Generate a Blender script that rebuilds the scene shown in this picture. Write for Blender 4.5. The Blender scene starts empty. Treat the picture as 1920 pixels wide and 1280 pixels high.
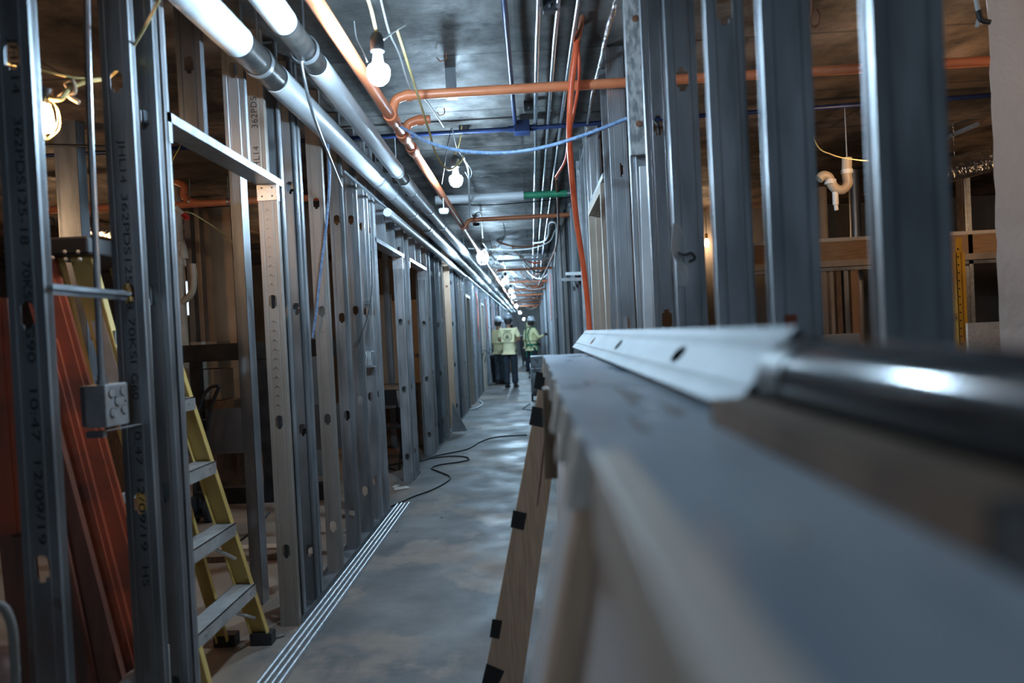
import bpy, math, random
from mathutils import Vector, Matrix
from mathutils.geometry import tessellate_polygon
random.seed(7)
S = bpy.context.scene
COL = S.collection
R = math.radians

# ------------------------------------------------------------------ camera
CAM = Vector((0.0, 0.0, 1.38))
FPX = 1300.0
_F = Vector((37, 19, -1300)).normalized()
_U = Vector((-0.049, 1, 0.01322)).normalized()
_R = _F.cross(_U).normalized()
_U = _R.cross(_F).normalized()
ROT = Matrix((_R, _F, _U))            # camera space -> world space
cam_data = bpy.data.cameras.new('camera')
cam = bpy.data.objects.new('camera', cam_data)
COL.objects.link(cam)
cam.matrix_world = Matrix.Translation(CAM) @ ROT.to_4x4()
cam_data.sensor_width = 36.0
cam_data.lens = FPX / 1920 * 36.0
cam_data.clip_start = 0.02
cam_data.clip_end = 200
cam_data.dof.use_dof = True
cam_data.dof.focus_distance = 4.6
cam_data.dof.aperture_fstop = 1.9
S.camera = cam
S.view_settings.view_transform = 'Standard'
S.view_settings.look = 'None'
S.view_settings.gamma = 1.0
S.view_settings.use_curve_mapping = False
S.view_settings.exposure = 0.22
world = bpy.data.worlds.new('world')
S.world = world
world.use_nodes = True
world.node_tree.nodes['Background'].inputs[0].default_value = (0.42, 0.62, 0.9, 1)
world.node_tree.nodes['Background'].inputs[1].default_value = 0.03

BULB_STRENGTH = 850.0                # LED work lights of the corridor
WARM_STRENGTH = 230.0                 # warm bulbs in the side rooms, most of them added
FAR_STRENGTH = 900.0
FILL_STRENGTH = 190.0  # added bulb out of view in the right room


def ray(px, py):
    return ROT @ Vector((px - 960, 640 - py, -FPX))
def P(px, py, Y):                     # point of the place seen at a pixel, at depth Y
    d = ray(px, py)
    return CAM + d * (Y / d.y)
def PX(px, py, X):
    d = ray(px, py)
    return CAM + d * (X / d.x)
def PZ(px, py, z):
    d = ray(px, py)
    return CAM + d * ((z - CAM.z) / d.z)

# ------------------------------------------------------------------ materials
def new_mat(name):
    m = bpy.data.materials.new(name)
    m.use_nodes = True
    nt = m.node_tree
    return m, nt, nt.nodes['Principled BSDF']

def mat(name, c1, c2=None, scale=6.0, rough=0.6, metal=0.0, bump=0.0, stretch=(1, 1, 1), detail=5, rvar=0.0,
        bscale=None, contrast=(0.35, 0.65), spec=0.5, coord='pos'):
    m, nt, b = new_mat(name)
    N, L = nt.nodes, nt.links
    b.inputs['Metallic'].default_value = metal
    b.inputs['Roughness'].default_value = rough
    b.inputs['Specular IOR Level'].default_value = spec
    b.inputs['Base Color'].default_value = (*c1, 1)
    if c2 is None and not bump:
        return m
    if coord == 'pos':
        g = N.new('ShaderNodeNewGeometry'); src = g.outputs['Position']
    else:
        g = N.new('ShaderNodeTexCoord'); src = g.outputs['Object']
    mp = N.new('ShaderNodeMapping'); mp.inputs['Scale'].default_value = stretch
    L.new(src, mp.inputs['Vector'])
    if c2 is not None:
        n = N.new('ShaderNodeTexNoise'); n.inputs['Scale'].default_value = scale; n.inputs['Detail'].default_value = detail
        L.new(mp.outputs[0], n.inputs['Vector'])
        r = N.new('ShaderNodeValToRGB')
        r.color_ramp.elements[0].position = contrast[0]; r.color_ramp.elements[1].position = contrast[1]
        r.color_ramp.elements[0].color = (*c1, 1); r.color_ramp.elements[1].color = (*c2, 1)
        L.new(n.outputs['Fac'], r.inputs[0]); L.new(r.outputs[0], b.inputs['Base Color'])
        if rvar:
            q = N.new('ShaderNodeMapRange')
            q.inputs['From Min'].default_value = 0.3; q.inputs['From Max'].default_value = 0.7
            q.inputs['To Min'].default_value = max(0.03, rough - rvar); q.inputs['To Max'].default_value = min(1, rough + rvar)
            L.new(n.outputs['Fac'], q.inputs['Value']); L.new(q.outputs[0], b.inputs['Roughness'])
    if bump:
        n2 = N.new('ShaderNodeTexNoise'); n2.inputs['Scale'].default_value = bscale or scale * 4; n2.inputs['Detail'].default_value = 4
        L.new(mp.outputs[0], n2.inputs['Vector'])
        bp = N.new('ShaderNodeBump'); bp.inputs['Strength'].default_value = bump; bp.inputs['Distance'].default_value = 0.02
        L.new(n2.outputs['Fac'], bp.inputs['Height']); L.new(bp.outputs[0], b.inputs['Normal'])
    return m

def emis(name, col, strength, base=(0.8, 0.8, 0.8)):
    m, nt, b = new_mat(name)
    b.inputs['Base Color'].default_value = (*base, 1)
    b.inputs['Emission Color'].default_value = (*col, 1)
    b.inputs['Emission Strength'].default_value = strength
    return m

M = {}
M['galv'] = mat('galvanised_steel', (0.34, 0.36, 0.38), (0.46, 0.48, 0.51), 14, 0.42, 0.8, 0.04, (1, 1, 0.25), rvar=0.08, bscale=90)
M['galv_dark'] = mat('dark_shaded_galvanised_steel', (0.22, 0.235, 0.25), (0.34, 0.36, 0.385), 10, 0.46, 0.8, 0.04, (1, 1, 0.25), rvar=0.08, bscale=80)  # darker steel; on the left studs it carries the shade of the webs
M['galv_black'] = mat('shade_dark_steel', (0.07, 0.075, 0.085), (0.13, 0.14, 0.155), 10, 0.5, 0.7, 0.04, (1, 1, 0.25))  # near-black copy of the steel: shade on stud webs put into the colour
M['galv_matt'] = mat('matt_galvanised_steel', (0.11, 0.12, 0.13), (0.16, 0.17, 0.185), 14, 0.55, 0.35, 0.04, (1, 0.3, 1))
M['galv_bright'] = mat('bright_zinc', (0.50, 0.53, 0.56), (0.66, 0.69, 0.72), 25, 0.40, 0.75, 0.03, rvar=0.06)
M['galv_tan'] = mat('dusty_galvanised_steel', (0.34, 0.30, 0.27), (0.42, 0.38, 0.35), 9, 0.5, 0.65, 0.03, (1, 1, 0.25))
M['ink'] = mat('black_stencil_ink', (0.015, 0.015, 0.018), rough=0.7)
M['ink_dim'] = mat('faded_stencil_ink', (0.03, 0.035, 0.04), rough=0.8)
M['dark_hole'] = mat('dark_rubber', (0.01, 0.01, 0.012), rough=0.8)
M['white_pipe'] = mat('white_pipe_jacket', (0.58, 0.61, 0.64), (0.74, 0.77, 0.8), 4, 0.42, 0, 0.06, bscale=25)
M['steel_pipe'] = mat('bare_steel_pipe', (0.13, 0.125, 0.125), (0.24, 0.22, 0.2), 18, 0.3, 0.85, 0.05)
M['clamp'] = mat('pipe_clamp_zinc', (0.55, 0.58, 0.62), rough=0.35, metal=0.8)
M['orange_pipe'] = mat('orange_plastic_pipe', (0.68, 0.20, 0.085), (0.80, 0.27, 0.12), 7, 0.38, 0, 0.02)
M['white_pvc'] = mat('white_plastic_pipe', (0.62, 0.60, 0.56), (0.72, 0.71, 0.68), 8, 0.4)
M['tan_pvc'] = mat('yellowed_plastic_pipe', (0.42, 0.33, 0.24), (0.52, 0.43, 0.33), 6, 0.45)
M['blue_conduit'] = mat('blue_painted_conduit', (0.010, 0.022, 0.075), (0.018, 0.036, 0.12), 12, 0.4, 0.2)
M['conduit'] = mat('zinc_conduit', (0.46, 0.50, 0.55), (0.60, 0.64, 0.68), 20, 0.25, 0.9)
M['green_pipe'] = mat('green_pipe_wrap', (0.02, 0.20, 0.10), (0.04, 0.28, 0.15), 10, 0.5)
M['blue_cable'] = mat('blue_braided_cable', (0.13, 0.22, 0.40), (0.26, 0.38, 0.58), 60, 0.5)
M['yellow_cord'] = mat('yellow_cord', (0.55, 0.42, 0.16), (0.65, 0.53, 0.24), 20, 0.5)
M['white_cord'] = mat('white_cord', (0.6, 0.62, 0.62), rough=0.5)
M['red_cable'] = mat('orange_red_flex_tube', (0.72, 0.10, 0.035), (0.80, 0.15, 0.06), 6, 0.4)
M['copper_cable'] = mat('rust_brown_cable', (0.22, 0.07, 0.035), (0.34, 0.13, 0.06), 10, 0.5)
M['black_cable'] = mat('black_cable', (0.02, 0.022, 0.025), rough=0.5)
M['black_plastic'] = mat('black_plastic', (0.025, 0.025, 0.028), rough=0.45)
M['black_paint'] = mat('black_painted_steel', (0.012, 0.012, 0.014), (0.03, 0.03, 0.03), 8, 0.45, 0.3)
M['pine'] = mat('pine_board', (0.50, 0.33, 0.22), (0.66, 0.47, 0.34), 5, 0.65, 0, 0.05, (22, 22, 1.2), 6, bscale=8)
M['pine_pale'] = mat('pale_planed_pine', (0.62, 0.56, 0.50), (0.76, 0.70, 0.63), 4, 0.6, 0, 0.05, (14, 2, 14), 5)
M['pine_dark'] = mat('old_brown_lumber', (0.16, 0.10, 0.065), (0.26, 0.17, 0.11), 5, 0.7, 0, 0.05, (18, 3, 3), 5)
M['wood_warm'] = mat('warm_beam_wood', (0.32, 0.19, 0.10), (0.44, 0.28, 0.16), 4, 0.65, 0, 0.05, (1.5, 10, 18), 5)
M['wood_grey'] = mat('weathered_knotty_wood', (0.22, 0.23, 0.24), (0.50, 0.50, 0.50), 30, 0.6, 0, 0.15, (1.4, 1.4, 0.6), 8, contrast=(0.42, 0.58))
M['knot'] = mat('wood_knot', (0.16, 0.07, 0.04), (0.24, 0.12, 0.07), 30, 0.6)
M['ply_face'] = mat('pale_plywood_face', (0.62, 0.58, 0.57), (0.74, 0.69, 0.67), 3, 0.65, 0, 0.06, (3, 3, 0.8), 6)
M['ply_top'] = mat('scuffed_crate_top', (0.33, 0.39, 0.47), (0.50, 0.56, 0.63), 5, 0.32, 0, 0.05, (3, 1, 1), 6, rvar=0.08)
M['ply_brown'] = mat('brown_plywood', (0.34, 0.20, 0.11), (0.44, 0.27, 0.16), 4, 0.75, 0, 0.05, (1, 1, 0.5), 6)
M['tape'] = mat('black_tape', (0.012, 0.012, 0.013), rough=0.55)
M['yellow_fg'] = mat('yellow_fibreglass', (0.58, 0.40, 0.12), (0.68, 0.49, 0.17), 5, 0.5, 0, 0.03)
M['alu'] = mat('dusty_aluminium', (0.42, 0.42, 0.42), (0.58, 0.58, 0.57), 12, 0.5, 0.5, 0.06)
M['paper'] = mat('worn_white_sticker', (0.62, 0.58, 0.52), (0.72, 0.69, 0.64), 14, 0.7)
M['orange_steel'] = mat('orange_rusty_paint', (0.36, 0.075, 0.032), (0.11, 0.04, 0.03), 5, 0.5, 0.1, 0.1, (1, 1, 1), 9, contrast=(0.45, 0.7))
M['orange_wood'] = mat('red_stained_plank', (0.20, 0.07, 0.045), (0.10, 0.045, 0.035), 4, 0.6, 0, 0.06, (6, 6, 1), 6)
M['yellow_rack'] = mat('yellow_rack_paint', (0.62, 0.35, 0.04), (0.52, 0.28, 0.04), 8, 0.5)
M['plaster'] = mat('rough_white_plaster', (0.74, 0.70, 0.68), (0.84, 0.80, 0.78), 2.5, 0.85, 0, 0.25, (1, 1, 1), 8, bscale=30)
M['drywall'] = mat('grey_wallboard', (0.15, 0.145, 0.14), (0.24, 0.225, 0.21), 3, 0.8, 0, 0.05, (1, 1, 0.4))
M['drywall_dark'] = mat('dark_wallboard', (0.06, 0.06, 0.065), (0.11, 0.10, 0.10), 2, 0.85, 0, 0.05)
M['door_paint'] = mat('beige_metal_frame_paint', (0.36, 0.31, 0.25), (0.43, 0.37, 0.31), 3, 0.5)
M['door_cream'] = mat('cream_door_paint', (0.55, 0.48, 0.38), (0.62, 0.55, 0.45), 3, 0.55)
M['foil'] = mat('crinkled_foil', (0.62, 0.62, 0.62), (0.75, 0.75, 0.74), 20, 0.22, 1.0, 1.0, bscale=28)
M['carton'] = mat('brown_cardboard', (0.36, 0.25, 0.16), (0.42, 0.30, 0.20), 6, 0.8)
M['cloth_white'] = mat('white_dust_sheet', (0.5, 0.5, 0.5), (0.6, 0.6, 0.6), 8, 0.8, 0, 0.2)
M['shirt'] = mat('safety_yellow_cotton', (0.74, 0.66, 0.37), (0.82, 0.74, 0.45), 9, 0.85, 0, 0.15, bscale=20)
M['shirt_hi'] = mat('hi_vis_shirt', (0.78, 0.74, 0.38), (0.86, 0.82, 0.46), 9, 0.8, 0, 0.15, bscale=20)
M['jeans'] = mat('dark_blue_denim', (0.014, 0.020, 0.030), (0.028, 0.037, 0.052), 14, 0.85, 0, 0.2, bscale=18)
M['trousers'] = mat('grey_work_trousers', (0.05, 0.065, 0.085), (0.08, 0.10, 0.125), 12, 0.85, 0, 0.2, bscale=18)
M['tan_cloth'] = mat('tan_work_cloth', (0.34, 0.25, 0.17), (0.4, 0.3, 0.21), 12, 0.85)
M['skin'] = mat('skin', (0.24, 0.12, 0.075), (0.28, 0.145, 0.09), 20, 0.6)
M['hair'] = mat('black_hair', (0.015, 0.012, 0.01), rough=0.7)
M['hat_white'] = mat('white_hard_hat', (0.70, 0.72, 0.75), rough=0.3)
M['hat_grey'] = mat('grey_hard_hat', (0.30, 0.33, 0.37), rough=0.35)
M['harness'] = mat('green_webbing', (0.01, 0.16, 0.09), rough=0.7)
M['boot'] = mat('dark_work_boot', (0.02, 0.018, 0.018), rough=0.6)
M['boot_tan'] = mat('tan_work_boot', (0.3, 0.17, 0.09), rough=0.7)
M['glove'] = mat('black_glove', (0.02, 0.02, 0.022), rough=0.7)
M['grey_machine'] = mat('grey_machine_paint', (0.26, 0.29, 0.31), (0.34, 0.37, 0.39), 8, 0.45, 0.2)
M['red'] = mat('red_plastic', (0.6, 0.03, 0.02), rough=0.5)
M['pink'] = mat('dusty_pink_padding', (0.36, 0.22, 0.19), (0.45, 0.29, 0.25), 18, 0.9, 0, 0.3)
M['brass'] = mat('brass', (0.6, 0.4, 0.12), rough=0.3, metal=1)
M['bulb'] = emis('led_bulb_glow', (0.55, 0.79, 1.0), BULB_STRENGTH)
M['bulb_fill'] = emis('fill_led_glow', (0.62, 0.80, 1.0), FILL_STRENGTH)
M['bulb_far'] = emis('led_bulb_far_glow', (0.50, 0.76, 1.0), FAR_STRENGTH)
M['bulb_warm'] = emis('warm_bulb_glow', (1.0, 0.62, 0.34), WARM_STRENGTH)
M['window_day'] = emis('daylit_window_glass', (0.6, 0.8, 1.0), 1.6)

def floor_material():
    m, nt, b = new_mat('trowelled_concrete_floor')
    N, L = nt.nodes, nt.links
    g = N.new('ShaderNodeNewGeometry')
    def noise(s, d=6, st=(1, 1, 1), rough=0.55):
        mp = N.new('ShaderNodeMapping'); mp.inputs['Scale'].default_value = st
        L.new(g.outputs['Position'], mp.inputs[0])
        n = N.new('ShaderNodeTexNoise'); n.inputs['Scale'].default_value = s; n.inputs['Detail'].default_value = d
        n.inputs['Roughness'].default_value = rough
        L.new(mp.outputs[0], n.inputs['Vector']); return n
    def ramp(n, p0, c0, p1, c1):
        r = N.new('ShaderNodeValToRGB'); e = r.color_ramp.elements
        e[0].position = p0; e[1].position = p1; e[0].color = (*c0, 1); e[1].color = (*c1, 1)
        L.new(n.outputs['Fac'], r.inputs[0]); return r
    def mix(f, a, c, typ='MIX'):
        x = N.new('ShaderNodeMix'); x.data_type = 'RGBA'; x.blend_type = typ
        if isinstance(f, float): x.inputs[0].default_value = f
        else: L.new(f, x.inputs[0])
        L.new(a, x.inputs[6]); L.new(c, x.inputs[7]); return x.outputs[2]
    base = ramp(noise(1.6), 0.38, (0.095, 0.092, 0.092), 0.62, (0.19, 0.18, 0.175))
    patch = ramp(noise(0.9, 9, rough=0.62), 0.5, (0, 0, 0), 0.56, (1, 1, 1))
    tan = ramp(noise(5, 6), 0.3, (0.27, 0.215, 0.175), 0.7, (0.20, 0.165, 0.14))
    c = mix(patch.outputs[0], base.outputs[0], tan.outputs[0])
    spots = ramp(noise(3.2, 9, rough=0.7), 0.66, (0, 0, 0), 0.70, (1, 1, 1))
    pale = N.new('ShaderNodeRGB'); pale.outputs[0].default_value = (0.33, 0.31, 0.29, 1)
    c = mix(spots.outputs[0], c, pale.outputs[0])
    # dusty brown floor in the left room
    sx = N.new('ShaderNodeSeparateXYZ'); L.new(g.outputs['Position'], sx.inputs[0])
    mr = N.new('ShaderNodeMapRange'); mr.inputs['From Min'].default_value = -1.25; mr.inputs['From Max'].default_value = -1.6
    mr.inputs['To Min'].default_value = 0; mr.inputs['To Max'].default_value = 0.85
    L.new(sx.outputs[0], mr.inputs[0])
    dust = ramp(noise(3, 8), 0.35, (0.30, 0.20, 0.14), 0.65, (0.38, 0.27, 0.20))
    c = mix(mr.outputs[0], c, dust.outputs[0])
    L.new(c, b.inputs['Base Color'])
    rr = N.new('ShaderNodeMapRange'); rr.inputs['From Min'].default_value = 0.3; rr.inputs['From Max'].default_value = 0.7
    rr.inputs['To Min'].default_value = 0.42; rr.inputs['To Max'].default_value = 0.75
    L.new(noise(2.3, 6).outputs['Fac'], rr.inputs[0]); L.new(rr.outputs[0], b.inputs['Roughness'])
    bp = N.new('ShaderNodeBump'); bp.inputs['Strength'].default_value = 0.25; bp.inputs['Distance'].default_value = 0.01
    L.new(noise(14, 8).outputs['Fac'], bp.inputs['Height']); L.new(bp.outputs[0], b.inputs['Normal'])
    return m
M['floor'] = floor_material()

def ceiling_material():
    m, nt, b = new_mat('board_marked_concrete_ceiling')
    N, L = nt.nodes, nt.links
    g = N.new('ShaderNodeNewGeometry')
    def noise(s, d=7, st=(1, 1, 1)):
        mp = N.new('ShaderNodeMapping'); mp.inputs['Scale'].default_value = st
        L.new(g.outputs['Position'], mp.inputs[0])
        n = N.new('ShaderNodeTexNoise'); n.inputs['Scale'].default_value = s; n.inputs['Detail'].default_value = d
        n.inputs['Roughness'].default_value = 0.62
        L.new(mp.outputs[0], n.inputs['Vector']); return n
    r = N.new('ShaderNodeValToRGB'); e = r.color_ramp.elements
    e[0].position = 0.36; e[0].color = (0.022, 0.022, 0.022, 1); e[1].position = 0.62; e[1].color = (0.25, 0.245, 0.235, 1)
    L.new(noise(2.6).outputs['Fac'], r.inputs[0])
    br = N.new('ShaderNodeTexBrick')
    mp = N.new('ShaderNodeMapping'); mp.inputs['Scale'].default_value = (0.45, 0.45, 0.45)
    L.new(g.outputs['Position'], mp.inputs[0]); L.new(mp.outputs[0], br.inputs['Vector'])
    br.inputs['Scale'].default_value = 1.0; br.inputs['Brick Width'].default_value = 1.1; br.inputs['Row Height'].default_value = 0.42
    br.inputs['Mortar Size'].default_value = 0.006; br.inputs['Color1'].default_value = (0.85, 0.85, 0.85, 1)
    br.inputs['Color2'].default_value = (1, 1, 1, 1); br.inputs['Mortar'].default_value = (0.4, 0.4, 0.4, 1)
    x = N.new('ShaderNodeMix'); x.data_type = 'RGBA'; x.blend_type = 'MULTIPLY'; x.inputs[0].default_value = 1
    st_ = N.new('ShaderNodeValToRGB'); q = st_.color_ramp.elements
    q[0].position = 0.44; q[0].color = (0.28, 0.27, 0.26, 1); q[1].position = 0.55; q[1].color = (1, 1, 1, 1)
    L.new(noise(1.1, 10, (1.3, 0.7, 1)).outputs['Fac'], st_.inputs[0])
    x0_ = N.new('ShaderNodeMix'); x0_.data_type = 'RGBA'; x0_.blend_type = 'MULTIPLY'; x0_.inputs[0].default_value = 0.85
    L.new(r.outputs[0], x0_.inputs[6]); L.new(st_.outputs[0], x0_.inputs[7])
    L.new(x0_.outputs[2], x.inputs[6]); L.new(br.outputs[0], x.inputs[7])
    # warm lamplight of the side rooms, tinted into the slab colour
    sx = N.new('ShaderNodeSeparateXYZ'); L.new(g.outputs['Position'], sx.inputs[0])
    ab = N.new('ShaderNodeMath'); ab.operation = 'ABSOLUTE'
    ad = N.new('ShaderNodeMath'); ad.operation = 'ADD'; ad.inputs[1].default_value = 0.4
    L.new(sx.outputs[0], ad.inputs[0]); L.new(ad.outputs[0], ab.inputs[0])
    mr = N.new('ShaderNodeMapRange'); mr.inputs['From Min'].default_value = 0.9; mr.inputs['From Max'].default_value = 1.5
    mr.inputs['To Max'].default_value = 1.0
    L.new(ab.outputs[0], mr.inputs[0])
    tint = N.new('ShaderNodeMix'); tint.data_type = 'RGBA'; tint.blend_type = 'MULTIPLY'
    tint.inputs[7].default_value = (1.15, 0.86, 0.66, 1)
    L.new(mr.outputs[0], tint.inputs[0]); L.new(x.outputs[2], tint.inputs[6])
    L.new(tint.outputs[2], b.inputs['Base Color'])
    rr = N.new('ShaderNodeMapRange'); rr.inputs['From Min'].default_value = 0.3; rr.inputs['From Max'].default_value = 0.7
    rr.inputs['To Min'].default_value = 0.5; rr.inputs['To Max'].default_value = 0.85
    L.new(noise(4).outputs['Fac'], rr.inputs[0]); L.new(rr.outputs[0], b.inputs['Roughness'])
    bp = N.new('ShaderNodeBump'); bp.inputs['Strength'].default_value = 0.45; bp.inputs['Distance'].default_value = 0.015
    L.new(noise(7, 8, (1, 1.6, 1)).outputs['Fac'], bp.inputs['Height']); L.new(bp.outputs[0], b.inputs['Normal'])
    return m
M['ceiling'] = ceiling_material()

# ------------------------------------------------------------------ mesh helpers
def tag(o, label=None, cat=None, group=None, kind=None):
    if label: o['label'] = label
    if cat: o['category'] = cat
    if group: o['group'] = group
    if kind: o['kind'] = kind
    return o

def thing(name, label, cat, loc=(0, 0, 0), rotz=0.0, group=None):
    o = bpy.data.objects.new(name, None); COL.objects.link(o)
    o.empty_display_size = 0.1
    o.location = loc; o.rotation_euler = (0, 0, rotz)
    return tag(o, label, cat, group)

def copy_tree(o, parent=None):
    c = o.copy(); COL.objects.link(c)
    if parent: c.parent = parent
    for ch in list(o.children): copy_tree(ch, c)
    return c

class MB:
    def __init__(s): s.v = []; s.f = []; s.sm = []
    def add(s, vs, fs, smooth=False):
        n = len(s.v); s.v += [Vector(v) for v in vs]
        for f in fs: s.f.append([i + n for i in f]); s.sm.append(smooth)
        return s
    def hexa(s, p):                   # 8 points: bottom ring 0-3, top ring 4-7
        return s.add(p, [(3, 2, 1, 0), (4, 5, 6, 7), (0, 1, 5, 4), (1, 2, 6, 5), (2, 3, 7, 6), (3, 0, 4, 7)])
    def box(s, a, b):
        x0, x1 = sorted((a[0], b[0])); y0, y1 = sorted((a[1], b[1])); z0, z1 = sorted((a[2], b[2]))
        return s.hexa([(x0, y0, z0), (x1, y0, z0), (x1, y1, z0), (x0, y1, z0), (x0, y0, z1), (x1, y0, z1), (x1, y1, z1), (x0, y1, z1)])
    def bar(s, a, b, u, w, h):        # beam from a to b; w along u, h across
        a = Vector(a); b = Vector(b); d = (b - a).normalized(); u = Vector(u); u = (u - d * u.dot(d)).normalized()
        n = d.cross(u); pu = u * w / 2; pn = n * h / 2
        return s.hexa([a - pu - pn, a + pu - pn, a + pu + pn, a - pu + pn, b - pu - pn, b + pu - pn, b + pu + pn, b - pu + pn])
    def prism(s, poly, fn, t0, t1):   # poly 2D extruded between t0,t1 through fn(u,v,t)
        n = len(poly)
        vs = [fn(u, v, t0) for u, v in poly] + [fn(u, v, t1) for u, v in poly]
        fs = [tuple(range(n))[::-1], tuple(range(n, 2 * n))] + [(i, (i + 1) % n, n + (i + 1) % n, n + i) for i in range(n)]
        return s.add(vs, fs)
    def tube(s, pts, r, n=10, caps=True, rs=None, smooth=True):
        pts = [Vector(p) for p in pts]
        m = len(pts); dirs = []
        for i in range(m):
            a = pts[max(0, i - 1)]; b = pts[min(m - 1, i + 1)]; dirs.append((b - a).normalized())
        u = dirs[0].orthogonal().normalized(); vs = []
        for i in range(m):
            d = dirs[i]; u = (u - d * u.dot(d)).normalized(); w = d.cross(u); rr = rs[i] if rs else r
            for k in range(n):
                t = 2 * math.pi * k / n; vs.append(pts[i] + (u * math.cos(t) + w * math.sin(t)) * rr)
        fs = []
        for i in range(m - 1):
            for k in range(n):
                k2 = (k + 1) % n; fs.append((i * n + k, i * n + k2, (i + 1) * n + k2, (i + 1) * n + k))
        s.add(vs, fs, smooth)
        if caps:
            s.add(vs[:n], [tuple(range(n))[::-1]]); s.add(vs[-n:], [tuple(range(n))])
        return s
    def cyl(s, a, b, r, n=16, r2=None):
        return s.tube([a, b], r, n, True, [r, r if r2 is None else r2])
    def lathe(s, prof, c, n=20, axis='z'):      # prof list of (radius, height)
        c = Vector(c); vs = []; m = len(prof)
        for r, h in prof:
            for k in range(n):
                t = 2 * math.pi * k / n; x, y = r * math.cos(t), r * math.sin(t)
                p = {'z': (x, y, h), 'y': (x, h, y), 'x': (h, x, y)}[axis]; vs.append(c + Vector(p))
        fs = [(i * n + k, i * n + (k + 1) % n, (i + 1) * n + (k + 1) % n, (i + 1) * n + k) for i in range(m - 1) for k in range(n)]
        s.add(vs, fs, True)
        s.add(vs[:n], [tuple(range(n))[::-1]]); s.add(vs[-n:], [tuple(range(n))])
        return s
    def ball(s, c, r, n=12, sc=(1, 1, 1)):
        c = Vector(c); prof = []
        vs = []; m = n // 2
        for i in range(m + 1):
            t = math.pi * (0.02 + 0.96 * i / m)
            for k in range(n):
                a = 2 * math.pi * k / n
                vs.append(c + Vector((math.sin(t) * math.cos(a) * r * sc[0], math.sin(t) * math.sin(a) * r * sc[1], math.cos(t) * r * sc[2])))
        fs = [(i * n + k, (i + 1) * n + k, (i + 1) * n + (k + 1) % n, i * n + (k + 1) % n) for i in range(m) for k in range(n)]
        s.add(vs, fs, True); s.add(vs[:n], [tuple(range(n))]); s.add(vs[-n:], [tuple(range(n))[::-1]])
        return s
    def ring(s, c, axis, r, w, t, n=28, a0=0, a1=360):  # flat band: radius r, width w along axis, thickness t
        c = Vector(c); ax = Vector(axis).normalized(); u = ax.orthogonal().normalized(); v = ax.cross(u)
        vs = []; full = (a1 - a0 >= 360); m = n if full else n + 1
        for k in range(m):
            a = R(a0 + (a1 - a0) * k / n); d = u * math.cos(a) + v * math.sin(a)
            for rr, ww in ((r, -w / 2), (r + t, -w / 2), (r + t, w / 2), (r, w / 2)): vs.append(c + d * rr + ax * ww)
        fs = []
        for k in range(n):
            k2 = (k + 1) % m
            if not full and k == n: break
            for q in range(4): fs.append((k * 4 + q, k * 4 + (q + 1) % 4, k2 * 4 + (q + 1) % 4, k2 * 4 + q))
        if not full: fs += [(0, 1, 2, 3), tuple((m - 1) * 4 + q for q in (3, 2, 1, 0))]
        return s.add(vs, fs, True)
    def mesh(s, name, material, off=Vector((0, 0, 0)), bevel=0):
        me = bpy.data.meshes.new(name)
        me.from_pydata([v - off for v in s.v], [], s.f)
        for p, q in zip(me.polygons, s.sm): p.use_smooth = q
        me.validate()
        if any(s.sm):
            try: me.set_sharp_from_angle(angle=R(50))
            except Exception: pass
        if material: me.materials.append(material)
        return me
    def build(s, name, material, parent=None, label=None, cat=None, group=None, kind=None, local=False, bevel=0):
        """top-level: origin at the base centre; child: verts given in world (or parent-local) space"""
        xs = [v.x for v in s.v]; ys = [v.y for v in s.v]; zs = [v.z for v in s.v]
        c = Vector(((min(xs) + max(xs)) / 2, (min(ys) + max(ys)) / 2, min(zs)))
        me = s.mesh(name, material, c)
        o = bpy.data.objects.new(name, me); COL.objects.link(o)
        if parent is not None:
            o.parent = parent
            if local: o.location = c
            else:
                base = Vector((0, 0, 0)); q = parent
                while q is not None: base += q.location; q = q.parent
                o.location = c - base
        else:
            o.location = c
        if bevel:
            bv = o.modifiers.new('bevel', 'BEVEL'); bv.width = bevel; bv.segments = 2; bv.limit_method = 'ANGLE'
        return tag(o, label, cat, group, kind)

def curve_pts(pts, sub=6):            # Catmull-Rom through the points
    pts = [Vector(p) for p in pts]
    if len(pts) < 3: return pts
    out = []
    ext = [pts[0] * 2 - pts[1]] + pts + [pts[-1] * 2 - pts[-2]]
    for i in range(1, len(ext) - 2):
        p0, p1, p2, p3 = ext[i - 1:i + 3]
        for k in range(sub):
            t = k / sub
            out.append(0.5 * ((2 * p1) + (p2 - p0) * t + (2 * p0 - 5 * p1 + 4 * p2 - p3) * t * t + (3 * p1 - p0 - 3 * p2 + p3) * t ** 3))
    out.append(pts[-1])
    return out

def cable(name, pts, r, m, label=None, cat='cable', group=None, parent=None, n=8, sub=6):
    return MB().tube(curve_pts(pts, sub), r, n).build(name, M[m], parent, label, cat if parent is None else None, group)

def sag(a, b, drop, n=6):
    a = Vector(a); b = Vector(b)
    return [a.lerp(b, i / n) - Vector((0, 0, drop * 4 * (i / n) * (1 - i / n))) for i in range(n + 1)]

def text_mesh(body, size, mat_, name, parent, mtx, sx=1.0):
    cu = bpy.data.curves.new('t', 'FONT'); cu.body = body; cu.size = size; cu.extrude = 0.0003
    cu.align_x = 'LEFT'; cu.space_character = 1.15
    t = bpy.data.objects.new('t', cu); COL.objects.link(t)
    bpy.context.view_layer.update()
    dg = bpy.context.evaluated_depsgraph_get()
    me = bpy.data.meshes.new_from_object(t.evaluated_get(dg))
    me.name = name
    bpy.data.objects.remove(t)
    me.transform(Matrix.Diagonal((1, sx, 1, 1)))
    me.transform(mtx)
    me.materials.clear(); me.materials.append(mat_)
    o = bpy.data.objects.new(name, me); COL.objects.link(o); o.parent = parent
    return o

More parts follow.
